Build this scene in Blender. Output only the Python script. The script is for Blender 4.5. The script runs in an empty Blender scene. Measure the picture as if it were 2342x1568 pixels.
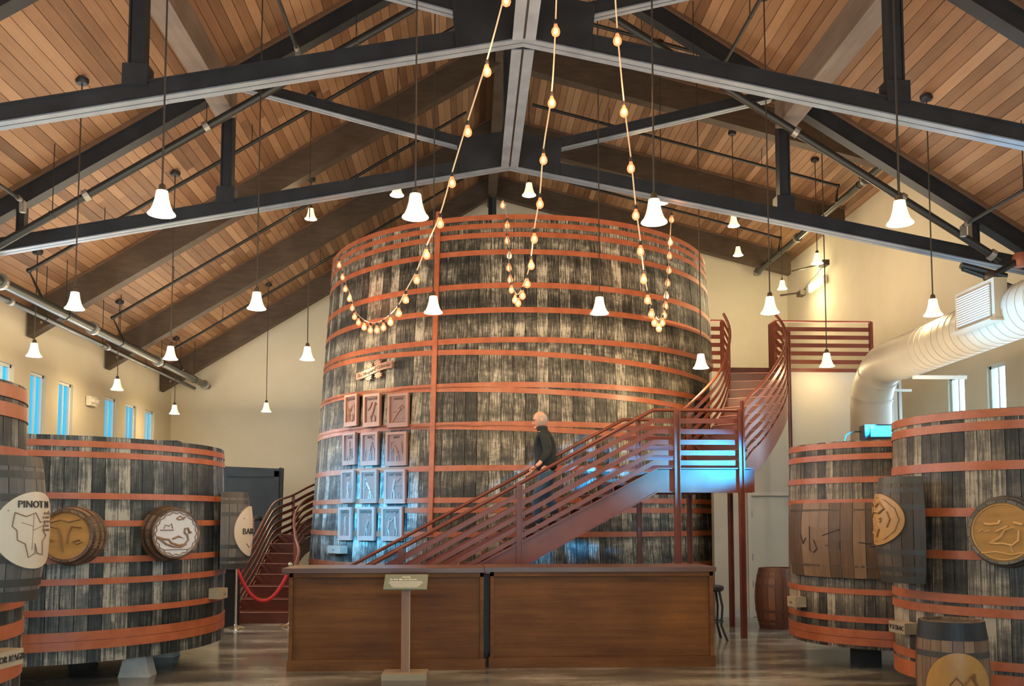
import bpy, math, random
from mathutils import Vector, Matrix
random.seed(7)
R_=math.radians; PI=math.pi; sc=bpy.context.scene; COL=sc.collection
# ---------------------------------------------------------------- camera
FPX=2100.0; CXP=1171.0; CYP=1038.0
YAW=math.atan(96/FPX); PITCH=R_(4.0); EYE=1.65
cam=bpy.data.cameras.new('camera'); camo=bpy.data.objects.new('camera',cam); COL.objects.link(camo)
camo.location=(0,0,EYE); camo.rotation_euler=(R_(90)+PITCH,0,-YAW)
cam.sensor_width=36; cam.lens=36*FPX/2342; cam.shift_y=(CYP-784)/2342; cam.clip_end=200
sc.camera=camo
_M=(Matrix.Rotation(-YAW,3,'Z')@Matrix.Rotation(R_(90)+PITCH,3,'X'))
def ray(x,y): return _M@Vector(((x-CXP)/FPX,-(y-CYP)/FPX,-1.0))
def P(x,y,Y):
    "a point of the hall (Y metres down the hall) seen at x,y"
    d=ray(x,y); t=Y/d.y; return Vector((d.x*t,Y,EYE+d.z*t))
# ---------------------------------------------------------------- world, lights, exposure
w=bpy.data.worlds.new('sky'); sc.world=w; w.use_nodes=True; nt=w.node_tree; nt.nodes.clear()
out=nt.nodes.new('ShaderNodeOutputWorld'); bg=nt.nodes.new('ShaderNodeBackground')
tc=nt.nodes.new('ShaderNodeTexCoord'); sp=nt.nodes.new('ShaderNodeSeparateXYZ'); mr=nt.nodes.new('ShaderNodeMapRange'); cr=nt.nodes.new('ShaderNodeMixRGB')
nt.links.new(tc.outputs['Generated'],sp.inputs[0]); nt.links.new(sp.outputs['X'],mr.inputs[0])
mr.inputs[1].default_value=-.25; mr.inputs[2].default_value=.4
nt.links.new(mr.outputs[0],cr.inputs[0]); cr.inputs[1].default_value=(0.002,0.34,0.54,1); cr.inputs[2].default_value=(1.5,2.2,2.5,1)
nt.links.new(cr.outputs[0],bg.inputs[0]); bg.inputs[1].default_value=1.1; nt.links.new(bg.outputs[0],out.inputs[0])
def area(name,loc,rot,sx,sy,power,col):
    l=bpy.data.lights.new(name,'AREA'); l.shape='RECTANGLE'; l.size=sx; l.size_y=sy; l.energy=power; l.color=col
    o=bpy.data.objects.new(name,l); COL.objects.link(o); o.location=loc; o.rotation_euler=rot; return o
# added fill light behind the camera; its entrance is made up
area('front_fill',(0.4,-4.2,2.4),(R_(90),0,0),9,3.8,95,(0.95,0.97,1.0))
# daylight through the two window bands
area('window_daylight',(-7.9,12,3.6),(0,R_(-90),0),1.2,20,260,(0.55,0.78,1.0))
area('window_daylight',(8.7,10,3.4),(0,R_(90),0),1.2,14,160,(0.6,0.82,1.0))
# added fill areas without fixtures, brightening the ceiling and the back
area('ceiling_fill',(0.4,8.0,3.4),(R_(180),0,0),13,11,420,(1.0,0.80,0.56))
area('ceiling_fill',(-5.6,19.0,4.6),(R_(180),0,0),3.6,11,130,(1.0,0.82,0.58))
area('ceiling_fill',(5.2,19.5,5.0),(R_(180),0,0),4.5,9,170,(1.0,0.82,0.58))
def point(name,loc,power,col,rad,parent=None):
    l=bpy.data.lights.new(name,'POINT'); l.energy=power; l.color=col; l.shadow_soft_size=rad
    o=bpy.data.objects.new(name,l); COL.objects.link(o); o.location=loc
    if parent: o.parent=parent
    return o
def spot(name,loc,target,power,col,ang,rad=.14):
    l=bpy.data.lights.new(name,'SPOT'); l.energy=power; l.color=col; l.spot_size=R_(ang); l.spot_blend=.95; l.shadow_soft_size=rad
    o=bpy.data.objects.new(name,l); COL.objects.link(o); o.location=loc
    o.rotation_euler=(Vector(target)-Vector(loc)).to_track_quat('-Z','Y').to_euler(); return o
vs=sc.view_settings; vs.view_transform='Standard'; vs.look='None'; vs.gamma=1; vs.exposure=1.0; vs.use_curve_mapping=False
# ---------------------------------------------------------------- helpers
class MB:
    def __init__(s): s.v=[]; s.f=[]
    def add(s,vs,fs):
        b=len(s.v); s.v+= [tuple(v) for v in vs]; s.f+=[tuple(i+b for i in f) for f in fs]; return s
    def box(s,c,d,rz=0,M=None):
        hx,hy,hz=d[0]/2,d[1]/2,d[2]/2; c=Vector(c)
        m=M if M is not None else Matrix.Rotation(rz,3,'Z')
        vs=[c+m@Vector((x,y,z)) for x in(-hx,hx) for y in(-hy,hy) for z in(-hz,hz)]
        return s.add(vs,[(0,1,3,2),(4,6,7,5),(0,4,5,1),(2,3,7,6),(0,2,6,4),(1,5,7,3)])
    def beam(s,a,b,w,h,up=(0,0,1)):
        "bar from a to b, w across, h along up"
        a=Vector(a);b=Vector(b);d=(b-a);L=d.length;d.normalize();u=Vector(up);x=d.cross(u).normalized();u=x.cross(d)
        m=Matrix((x,d,u)).transposed(); return s.box((a+b)/2,(w,L,h),M=m)
    def tube(s,pts,r,n=8,cap=True):
        pts=[Vector(p) for p in pts]; k=len(pts); vs=[]; prev=None
        rr=r if isinstance(r,(list,tuple)) else [r]*k
        for i,p in enumerate(pts):
            t=(pts[min(i+1,k-1)]-pts[max(i-1,0)]).normalized()
            if prev is None:
                a=Vector((0,0,1)) if abs(t.z)<.9 else Vector((1,0,0)); x=t.cross(a).normalized()
            else: x=(prev-t*prev.dot(t)).normalized()
            prev=x; y=t.cross(x)
            for j in range(n):
                q=2*PI*j/n; vs.append(p+(x*math.cos(q)+y*math.sin(q))*rr[i])
        fs=[(i*n+j,i*n+(j+1)%n,(i+1)*n+(j+1)%n,(i+1)*n+j) for i in range(k-1) for j in range(n)]
        if cap: fs+= [tuple(range(n))[::-1],tuple((k-1)*n+j for j in range(n))]
        return s.add(vs,fs)
    def lathe(s,prof,n=24,c=(0,0,0),close=True):
        c=Vector(c); k=len(prof); vs=[c+Vector((r*math.cos(2*PI*j/n),r*math.sin(2*PI*j/n),z)) for r,z in prof for j in range(n)]
        fs=[(i*n+j,i*n+(j+1)%n,(i+1)*n+(j+1)%n,(i+1)*n+j) for i in range(k-1) for j in range(n)]
        if close: fs+=[tuple(range(n))[::-1],tuple((k-1)*n+j for j in range(n))]
        return s.add(vs,fs)
    def ell(s,c,r,n=12,m=8):
        c=Vector(c); vs=[];
        for i in range(1,m):
            a=PI*i/m
            for j in range(n):
                q=2*PI*j/n; vs.append(c+Vector((r[0]*math.sin(a)*math.cos(q),r[1]*math.sin(a)*math.sin(q),r[2]*math.cos(a))))
        vs.append(c+Vector((0,0,r[2]))); vs.append(c-Vector((0,0,r[2]))); T=len(vs)-2;B=T+1
        fs=[(i*n+j,(i+1)*n+j,(i+1)*n+(j+1)%n,i*n+(j+1)%n) for i in range(m-2) for j in range(n)]
        fs+=[(T,j,(j+1)%n) for j in range(n)]+[(B,(m-2)*n+(j+1)%n,(m-2)*n+j) for j in range(n)]
        return s.add(vs,fs)
    def prism(s,pts,a,b):
        "polygon pts extruded: pts is list of Vectors, shifted by a and by b"
        n=len(pts); a=Vector(a);b=Vector(b)
        vs=[Vector(p)+a for p in pts]+[Vector(p)+b for p in pts]
        return s.add(vs,[tuple(range(n))[::-1],tuple(range(n,2*n))]+[(i,(i+1)%n,n+(i+1)%n,n+i) for i in range(n)])
    def ribbon(s,path,h0,h1,t=.012,nrm=None):
        "flat bar following a path of points, between heights h0 and h1 above it, t thick"
        k=len(path); vs=[]
        for i,p in enumerate(path):
            d=Vector(path[min(i+1,k-1)])-Vector(path[max(i-1,0)]); d.z=0; d.normalize(); q=Vector((-d.y,d.x,0))*t/2
            p=Vector(p)
            vs+=[p-q+Vector((0,0,h0)),p+q+Vector((0,0,h0)),p+q+Vector((0,0,h1)),p-q+Vector((0,0,h1))]
        fs=[(i*4+j,i*4+(j+1)%4,(i+1)*4+(j+1)%4,(i+1)*4+j) for i in range(k-1) for j in range(4)]+[(0,3,2,1),((k-1)*4,(k-1)*4+1,(k-1)*4+2,(k-1)*4+3)]
        return s.add(vs,fs)
    def mesh(s,name,smooth=False):
        me=bpy.data.meshes.new(name); me.from_pydata(s.v,[],s.f); me.validate()
        import bmesh
        bm=bmesh.new(); bm.from_mesh(me); bmesh.ops.recalc_face_normals(bm,faces=bm.faces); bm.to_mesh(me); bm.free()
        if smooth:
            me.polygons.foreach_set('use_smooth',[True]*len(me.polygons))
            try: me.set_sharp_from_angle(angle=R_(38))
            except Exception: pass
        return me
    def build(s,name,mat,parent=None,smooth=False):
        me=s.mesh(name,smooth); me.materials.append(mat); return link(name,me,parent)
def link(name,me,parent=None):
    o=bpy.data.objects.new(name,me); COL.objects.link(o)
    if parent is not None: o.parent=parent
    return o
def tag(o,label=None,cat=None,group=None,kind=None):
    for k,v in(('label',label),('category',cat),('group',group),('kind',kind)):
        if v: o[k]=v
    return o
def thing(name,label,cat,loc=(0,0,0),rz=0,group=None):
    o=link(name,None); o.location=loc; o.rotation_euler=(0,0,rz); return tag(o,label,cat,group)
def copy_tree(o,parent=None):
    c=o.copy(); COL.objects.link(c); c.parent=parent
    for ch in KIDS.get(o.name,o.children): copy_tree(ch,c)
    return c
KIDS={}
def textmesh(s,size,ext,align='CENTER',shear=0,resolution=2):
    cu=bpy.data.curves.new('lettering','FONT'); cu.body=s; cu.size=size; cu.extrude=ext; cu.align_x=align; cu.align_y='CENTER'; cu.shear=shear; cu.resolution_u=resolution
    o=bpy.data.objects.new('lettering',cu); COL.objects.link(o); dg=bpy.context.evaluated_depsgraph_get(); dg.update()
    me=bpy.data.meshes.new_from_object(o.evaluated_get(dg)); bpy.data.objects.remove(o); me.materials.clear(); return me
# ---------------------------------------------------------------- materials
def mat(name,col,rough=.6,metal=0,emis=None,es=0,spec=.5):
    m=bpy.data.materials.new(name); m.use_nodes=True; b=m.node_tree.nodes['Principled BSDF']
    b.inputs['Base Color'].default_value=(*col,1); b.inputs['Roughness'].default_value=rough; b.inputs['Metallic'].default_value=metal
    b.inputs['Specular IOR Level'].default_value=spec
    if emis: b.inputs['Emission Color'].default_value=(*emis,1); b.inputs['Emission Strength'].default_value=es
    return m
def ramp(nt,stops):
    r=nt.nodes.new('ShaderNodeValToRGB'); e=r.color_ramp.elements
    while len(e)<len(stops): e.new(.5)
    for i,(p,c) in enumerate(stops): e[i].position=p; e[i].color=(*c,1)
    return r
def wood(name,stops,scale=(18,18,1.0),rough=.6,bump=.25,rand=1.0,tint=.5,grainmix=.5,detail=6,spec=.4,weather=0,ctr=0):
    """procedural wood: streaks along the axis with the small scale value; a tone of its own for every piece"""
    m=bpy.data.materials.new(name); m.use_nodes=True; nt=m.node_tree; N=nt.nodes; L=nt.links; b=N['Principled BSDF']
    tc=N.new('ShaderNodeTexCoord'); oi=N.new('ShaderNodeObjectInfo'); mu=N.new('ShaderNodeMath'); mu.operation='MULTIPLY'; mu.inputs[1].default_value=57*rand
    L.new(oi.outputs['Random'],mu.inputs[0]); ad=N.new('ShaderNodeVectorMath'); ad.operation='ADD'
    L.new(tc.outputs['Object'],ad.inputs[0]); L.new(mu.outputs[0],ad.inputs[1])
    mp=N.new('ShaderNodeMapping'); mp.inputs['Scale'].default_value=scale; L.new(ad.outputs[0],mp.inputs[0])
    n1=N.new('ShaderNodeTexNoise'); n1.inputs['Scale'].default_value=1; n1.inputs['Detail'].default_value=detail; n1.inputs['Roughness'].default_value=.65; L.new(mp.outputs[0],n1.inputs['Vector'])
    n2=N.new('ShaderNodeTexNoise'); n2.inputs['Scale'].default_value=1.3; n2.inputs['Detail'].default_value=5; L.new(ad.outputs[0],n2.inputs['Vector'])
    # value = grainmix*noise + blotches + random tone
    a=N.new('ShaderNodeMath'); a.operation='MULTIPLY'; a.inputs[1].default_value=grainmix; L.new(n1.outputs[0],a.inputs[0])
    c=N.new('ShaderNodeMath'); c.operation='MULTIPLY_ADD'; c.inputs[1].default_value=.5; L.new(n2.outputs[0],c.inputs[0]); L.new(a.outputs[0],c.inputs[2])
    d=N.new('ShaderNodeMath'); d.operation='MULTIPLY_ADD'; d.inputs[1].default_value=tint; L.new(oi.outputs['Random'],d.inputs[0]); L.new(c.outputs[0],d.inputs[2])
    mr=N.new('ShaderNodeMapRange'); lo=.25*(grainmix+.5)+.10*tint; hi=.75*(grainmix+.5)+.9*tint
    lo,hi=lo+ctr*(hi-lo),hi-ctr*(hi-lo)
    if weather:
        mw=N.new('ShaderNodeMapping'); mw.inputs['Scale'].default_value=(2.2,2.2,5.5); L.new(ad.outputs[0] if weather<0 else tc.outputs['Object'],mw.inputs[0])
        a2=N.new('ShaderNodeVectorMath'); a2.operation='ADD'; m9=N.new('ShaderNodeMath'); m9.operation='MULTIPLY'; m9.inputs[1].default_value=.55; L.new(oi.outputs['Random'],m9.inputs[0]); L.new(mw.outputs[0],a2.inputs[0]); L.new(m9.outputs[0],a2.inputs[1])
        n3=N.new('ShaderNodeTexNoise'); n3.inputs['Scale'].default_value=.55; n3.inputs['Detail'].default_value=7; n3.inputs['Roughness'].default_value=.7; L.new(a2.outputs[0],n3.inputs['Vector'])
        e=N.new('ShaderNodeMath'); e.operation='MULTIPLY_ADD'; e.inputs[1].default_value=abs(weather); L.new(n3.outputs[0],e.inputs[0]); L.new(d.outputs[0],e.inputs[2]); d=e; lo+=.5*abs(weather); hi+=.5*abs(weather)
    mr.inputs[1].default_value=lo; mr.inputs[2].default_value=hi; L.new(d.outputs[0],mr.inputs[0])
    r=ramp(nt,stops); L.new(mr.outputs[0],r.inputs[0]); L.new(r.outputs[0],b.inputs['Base Color'])
    bp=N.new('ShaderNodeBump'); bp.inputs['Strength'].default_value=bump; bp.inputs['Distance'].default_value=.01; L.new(n1.outputs[0],bp.inputs['Height']); L.new(bp.outputs[0],b.inputs['Normal'])
    b.inputs['Roughness'].default_value=rough; b.inputs['Specular IOR Level'].default_value=spec
    return m
def mottled(name,stops,scale=1.0,rough=.6,bump=.05,spec=.4,stretch=(1,1,1),coord='Object',metal=0):
    m=bpy.data.materials.new(name); m.use_nodes=True; nt=m.node_tree; N=nt.nodes; L=nt.links; b=N['Principled BSDF']
    tc=N.new('ShaderNodeTexCoord'); mp=N.new('ShaderNodeMapping'); mp.inputs['Scale'].default_value=stretch; L.new(tc.outputs[coord],mp.inputs[0])
    n=N.new('ShaderNodeTexNoise'); n.inputs['Scale'].default_value=scale; n.inputs['Detail'].default_value=8; n.inputs['Roughness'].default_value=.6; L.new(mp.outputs[0],n.inputs['Vector'])
    r=ramp(nt,stops); L.new(n.outputs[0],r.inputs[0]); L.new(r.outputs[0],b.inputs['Base Color'])
    bp=N.new('ShaderNodeBump'); bp.inputs['Strength'].default_value=bump; bp.inputs['Distance'].default_value=.02; L.new(n.outputs[0],bp.inputs['Height']); L.new(bp.outputs[0],b.inputs['Normal'])
    b.inputs['Roughness'].default_value=rough; b.inputs['Specular IOR Level'].default_value=spec; b.inputs['Metallic'].default_value=metal
    return m
M={}
M['plank']=wood('cedar_planks',[(0,(.10,.048,.024)),(.3,(.19,.095,.047)),(.6,(.27,.145,.075)),(1,(.38,.225,.125))],scale=(22,.8,22),rough=.45,bump=.1,tint=.8)
M['deck']=mat('roof_deck',(.03,.015,.008),.8)
M['glulam']=wood('glulam',[(0,(.030,.020,.013)),(.5,(.060,.040,.026)),(1,(.105,.072,.05))],scale=(3,3,14),rough=.6,bump=.1,tint=.1)
M['purlin']=wood('grey_timber',[(0,(.08,.055,.04)),(.5,(.15,.11,.085)),(1,(.23,.18,.14))],scale=(12,.8,12),rough=.6,bump=.1,tint=.1)
M['nailer']=wood('nailer_board',[(0,(.07,.038,.022)),(1,(.18,.10,.06))],scale=(2,2,10),rough=.6,tint=.1)
M['steel']=mottled('dark_painted_steel',[(.3,(.010,.012,.016)),(.7,(.020,.024,.030))],3,.42,.02,.4)
M['steel_lit']=mottled('lit_steel_flange',[(.3,(.10,.125,.16)),(.7,(.165,.20,.245))],3,.4,.02,.5)  # underside flanges: steel made paler, the light on them put into the colour
M['slot']=mat('shadow_gap',(.01,.01,.012),.8)
M['pipe']=mat('black_iron_pipe',(.022,.024,.024),.35,.3)
M['pipe_g']=mat('galvanised_pipe',(.035,.04,.038),.28,.4)
M['clamp']=mat('zinc_clamp',(.32,.30,.27),.4,.7)
M['copper']=mat('rusty_fitting',(.30,.10,.06),.5,.3)
M['wall']=mottled('cream_plaster',[(.3,(.62,.56,.43)),(.7,(.67,.61,.48))],1.2,.85,.03,.2)
M['wallg']=mottled('grey_plaster',[(.3,(.50,.46,.38)),(.7,(.56,.52,.43))],.9,.85,.03,.2)
M['floor']=mottled('polished_stained_concrete',[(.3,(.055,.056,.06)),(.45,(.14,.134,.125)),(.55,(.25,.235,.205)),(.68,(.42,.41,.39))],1.1,.16,.01,.8,(.7,1.9,1))
M['vat']=wood('old_redwood_vat',[(0,(.012,.011,.009)),(.25,(.038,.034,.026)),(.48,(.088,.078,.058)),(.7,(.165,.145,.108)),(1,(.46,.41,.31))],scale=(60,60,1.5),rough=.5,bump=.35,tint=.30,grainmix=1.3,weather=1.3,ctr=.28)
M['vatd']=wood('weathered_dark_vat',[(0,(.007,.009,.010)),(.3,(.022,.027,.028)),(.55,(.062,.069,.068)),(.8,(.14,.14,.13)),(1,(.36,.35,.31))],scale=(60,60,2.0),rough=.42,bump=.35,tint=.5,grainmix=1.3,weather=1.3,ctr=.26)
M['vatr']=wood('weathered_brown_vat',[(0,(.012,.011,.010)),(.3,(.042,.037,.032)),(.55,(.095,.08,.064)),(.8,(.18,.15,.115)),(1,(.38,.32,.24))],scale=(60,60,2.0),rough=.5,bump=.35,tint=.5,grainmix=1.3,weather=1.3,ctr=.26)
M['vatin']=mat('vat_interior',(.012,.010,.008),.9)
M['hoop']=mottled('terracotta_painted_iron',[(.3,(.31,.078,.030)),(.7,(.43,.13,.058))],5,.38,.02,.5)
M['barrel']=wood('oak_barrel',[(0,(.035,.022,.014)),(.4,(.11,.062,.036)),(.7,(.20,.12,.07)),(1,(.30,.19,.12))],scale=(24,24,1.5),rough=.45,bump=.2,tint=.5)
M['barreld']=wood('dark_oak_barrel',[(0,(.018,.013,.010)),(.5,(.055,.038,.028)),(1,(.12,.085,.062))],scale=(24,24,1.5),rough=.5,bump=.2,tint=.5)
M['barrelg']=wood('grey_oak_barrel',[(0,(.05,.045,.042)),(.5,(.13,.11,.095)),(1,(.24,.21,.18))],scale=(24,24,1.5),rough=.5,bump=.2,tint=.4)
M['barrelr']=wood('red_oak_barrel',[(0,(.06,.022,.012)),(.5,(.17,.068,.035)),(1,(.30,.13,.07))],scale=(24,24,1.5),rough=.4,bump=.2,tint=.3)
M['bhoop']=mat('barrel_band',(.055,.05,.045),.45,.3)
M['bhoopr']=mat('red_barrel_band',(.12,.045,.03),.45,.2)
M['gold']=wood('varnished_oak_head',[(0,(.24,.115,.03)),(.5,(.42,.215,.06)),(1,(.52,.29,.09))],scale=(3,14,3),rough=.35,bump=.05,tint=.1)
M['goldd']=mat('carved_oak_shadow',(.22,.10,.03),.45)
M['goldl']=mat('carved_oak_raised',(.55,.30,.10),.35)
M['pale']=wood('pale_bleached_oak',[(0,(.42,.33,.24)),(.5,(.55,.45,.34)),(1,(.64,.54,.42))],scale=(10,10,1),rough=.4,bump=.05,tint=.2)
M['silver']=wood('pale_painted_head',[(0,(.50,.50,.52)),(1,(.66,.66,.70))],scale=(10,3,3),rough=.35,bump=.05,tint=.1)
M['carve']=mat('carved_line',(.24,.14,.085),.6)
M['carved']=mat('dark_lettering',(.04,.03,.03),.6)
M['panel']=wood('carved_panel_wood',[(0,(.27,.13,.085)),(.5,(.38,.20,.135)),(1,(.48,.28,.20))],scale=(10,10,2),rough=.32,bump=.1,tint=.3)
M['panel2']=mat('shaded_relief_field',(.235,.115,.078),.38)  # panel wood darkened, recess shade put into the colour
M['paneld']=mat('carved_panel_recess',(.20,.095,.062),.4)
M['rail']=mottled('oxblood_painted_steel',[(.3,(.145,.034,.018)),(.7,(.19,.050,.028))],4,.33,.01,.38)
M['nose']=mat('pale_step_edge',(.34,.15,.11),.45)  # paler strip along the front of each step
M['tread']=wood('stair_treads',[(0,(.06,.015,.010)),(1,(.13,.036,.022))],scale=(2,12,12),rough=.4,tint=.3)
M['counter']=wood('mahogany_veneer',[(0,(.070,.020,.003)),(.35,(.118,.042,.008)),(.65,(.165,.062,.013)),(1,(.25,.092,.018))],scale=(.9,6,14),rough=.5,bump=.05,tint=.1,spec=.22,ctr=.15)
M['ctop']=wood('counter_top',[(0,(.07,.03,.018)),(1,(.16,.075,.045))],scale=(1,10,6),rough=.28,tint=.1)
M['black']=mat('black',(.008,.008,.01),.5)
M['cord']=mat('dark_cord',(.03,.022,.015),.6)
M['tan']=mat('tan_cord',(.42,.33,.22),.7)
M['shade']=mat('frosted_glass_shade',(.9,.85,.7),.4,0,(1.0,.84,.46),.62)
M['bulb']=mat('warm_glass_bulb',(.35,.07,.03),.2,0,(1.0,.20,.07),1.25)
M['fil']=mat('glowing_filament',(.9,.6,.4),.3,0,(1.0,.60,.38),2.6)
M['bulboff']=mat('unlit_bulb',(.8,.75,.7),.15)
M['brass']=mat('bronze_fitting',(.09,.07,.05),.4,.6)
M['frame']=mat('white_window_frame',(.7,.72,.72),.5)
M['glass']=None
M['white']=mat('white_plastic',(.72,.70,.62),.5)
M['duct']=mottled('cream_painted_duct',[(.3,(.33,.305,.25)),(.7,(.38,.35,.29))],2,.45,.02,.4)
M['door']=mat('cream_door',(.58,.54,.44),.5)
M['conc']=mottled('concrete_block',[(.3,(.40,.40,.38)),(.7,(.55,.55,.52))],6,.8,.1,.3)
M['plaque']=mat('grey_green_plaque',(.135,.165,.135),.35)
M['gold_t']=mat('cream_print',(.75,.70,.50),.5)
M['white_t']=mat('white_print',(.8,.8,.78),.5)
M['oldgrey']=wood('grey_weathered_board',[(0,(.22,.17,.11)),(1,(.46,.38,.27))],scale=(3,12,12),rough=.6,tint=.2)
M['post']=wood('oak_post',[(0,(.17,.08,.045)),(1,(.32,.17,.10))],scale=(14,14,1.5),rough=.45,tint=.1)
M['slab']=wood('dark_slab',[(0,(.014,.018,.02)),(1,(.055,.062,.065))],scale=(3,3,3),rough=.6,bump=.3,tint=.1)
M['steelp']=mat('polished_brass',(.55,.48,.36),.2,.9)
M['rope']=mat('red_velvet_rope',(.50,.02,.03),.7)
M['skin']=mat('skin',(.62,.30,.21),.5)
M['hair']=mat('grey_cropped_hair',(.36,.28,.24),.8)
M['jacket']=mottled('black_shirt',[(.3,(.008,.011,.014)),(.7,(.018,.024,.028))],9,.75,.2,.3)
M['jeans']=mottled('blue_jeans',[(.3,(.022,.05,.10)),(.7,(.05,.10,.17))],9,.8,.2,.3)
M['shoe']=mat('dark_shoe',(.02,.018,.018),.5)
M['eye']=mat('dark_eye',(.02,.015,.012),.3)
M['lip']=mat('lips',(.42,.15,.12),.5)
M['cyan']=mat('cyan_lens',(.1,.6,.8),.3,0,(.03,.55,1.0),1.6)
M['lamp']=mat('fluorescent_lens',(1,1,.9),.4,0,(1.0,.93,.62),2.2)
g=bpy.data.materials.new('window_glass'); g.use_nodes=True; nt=g.node_tree; nt.nodes.clear()
o_=nt.nodes.new('ShaderNodeOutputMaterial'); t_=nt.nodes.new('ShaderNodeBsdfTransparent'); g_=nt.nodes.new('ShaderNodeBsdfGlossy'); x_=nt.nodes.new('ShaderNodeMixShader'); x_.inputs[0].default_value=.06
t_.inputs[0].default_value=(.86,.95,1,1); g_.inputs['Roughness'].default_value=.03
nt.links.new(t_.outputs[0],x_.inputs[1]); nt.links.new(g_.outputs[0],x_.inputs[2]); nt.links.new(x_.outputs[0],o_.inputs[0]); M['glass']=g
nt=M['bulb'].node_tree; o_=nt.nodes['Material Output']; t_=nt.nodes.new('ShaderNodeBsdfTransparent'); t_.inputs[0].default_value=(1,.85,.7,1); x_=nt.nodes.new('ShaderNodeMixShader'); x_.inputs[0].default_value=.66
nt.links.new(t_.outputs[0],x_.inputs[1]); nt.links.new(nt.nodes['Principled BSDF'].outputs[0],x_.inputs[2]); nt.links.new(x_.outputs[0],o_.inputs[0])
for m in bpy.data.materials:
    try:
        if m.name in('glowing_filament','frosted_glass_shade','warm_glass_bulb','cyan_lens','fluorescent_lens'): m.cycles.emission_sampling='NONE'
    except Exception: pass
# ---------------------------------------------------------------- structure
RX=.58; HR=11.02; SL=.62; SL2=.252; XL=-8.22; XR=9.05; YB=25.5; YF=-4.0; YT1=9.9; YT2=13.6; S=3.66
def deck(x,raised=False): return HR-(SL2 if raised else SL)*abs(x-RX)
def st(name,mb,m,smooth=False):
    o=mb.build(name,m,None,smooth); o['kind']='structure'; return o
fl=st('floor',MB().box((.4,(YF+YB)/2,-.05),(18.2,YB-YF+.6,.1)),M['floor'])
# walls with window openings
WZ0,WZ1=2.35,4.40
def winwall(name,x,sgn,H,y0,y1,wins,z1):
    mb=MB(); t=.14; cx=x+sgn*t/2; cur=y0
    for yc,wd in wins:
        a,b=yc-wd/2,yc+wd/2
        mb.box((cx,(cur+a)/2,H/2),(t,a-cur,H)); mb.box((cx,yc,WZ0/2),(t,wd,WZ0)); mb.box((cx,yc,(z1+H)/2),(t,wd,H-z1)); cur=b
    mb.box((cx,(cur+y1)/2,H/2),(t,y1-cur,H)); return st(name,mb,M['wall'])
LW=[(15.2,.6),(16.5,.62),(17.75,.64),(18.95,.66),(21.3,.68),(22.55,.68),(23.85,.68)]
RW=[(14.0,.55),(15.3,.55),(16.6,.58)]
winwall('wall_left',XL,-1,deck(XL)+.1,YF,YB+.2,LW,WZ1)
wr=winwall('wall_right',XR,1,deck(XR)+.1,YF,YB+.2,RW,4.30)
mb=MB().box((XR+.11,(YT2+YB)/2+.1,(deck(XR)+deck(XR,True))/2+.1),(.22,YB-YT2+.2,deck(XR,True)-deck(XR))); o=mb.build('upper_wall',M['wall'],wr)
n=0
for wins,x,sgn,z1 in((LW,XL,-1,WZ1),(RW,XR,1,4.30)):
    for yc,wd in wins:
        n+=1; e=link('window_%d'%n,None); e['kind']='structure'; e.location=(x+sgn*.09,yc,WZ0); h=z1-WZ0
        f=MB(); f.box((0,-wd/2+.025,h/2),(.07,.05,h)).box((0,wd/2-.025,h/2),(.07,.05,h)).box((0,0,.025),(.07,wd,.05)).box((0,0,h-.025),(.07,wd,.05))
        fo=f.build('frame',M['frame'],e); MB().box((0,.02,h/2),(.05,.035,h-.1)).build('mullion',M['frame'],e)
        MB().box((0,-wd/4+.02,h/2),(.008,wd/2-.06,h-.1)).build('pane',M['glass'],e); MB().box((0,wd/4,h/2),(.008,wd/2-.07,h-.1)).build('pane',M['glass'],e)
        MB().box((-sgn*.05,0,-.012),(.12,wd+.04,.024)).build('sill',M['frame'],e)
def gable(y,t,name,hole=None):
    mb=MB(); pts=[(XL-.2,0),(XR+.2,0),(XR+.2,deck(XR,True)+.1),(RX,HR+.1),(XL-.2,deck(XL)+.1)]
    if hole is None: mb.prism([Vector((a,y,b)) for a,b in pts],(0,0,0),(0,t,0))
    else:
        x0,x1,z0,z1=hole
        for q in([(XL-.2,0),(x0,0),(x0,z1),(XL-.2,z1)],[(x1,0),(XR+.2,0),(XR+.2,z1),(x1,z1)],[(x0,0),(x1,0),(x1,z0),(x0,z0)],[(XL-.2,z1),(XR+.2,z1),(XR+.2,deck(XR,True)+.1),(RX,HR+.1),(XL-.2,deck(XL)+.1)]):
            mb.prism([Vector((a,y,b)) for a,b in q],(0,0,0),(0,t,0))
    return st(name,mb,M['wall'])
gable(YB,.2,'wall_back'); gable(YF-.1,.2,'wall_front',(-4.2,5.0,.15,4.4))  # front wall opening made up to let the added fill light in
# infill above the last truss where the right roof lifts
st('wall_gable_infill',MB().prism([Vector((RX,YT2+.12,HR)),Vector((XR+.2,YT2+.12,deck(XR))),Vector((XR+.2,YT2+.12,deck(XR,True)))],(0,0,0),(0,.06,0)),M['wall'])
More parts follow.
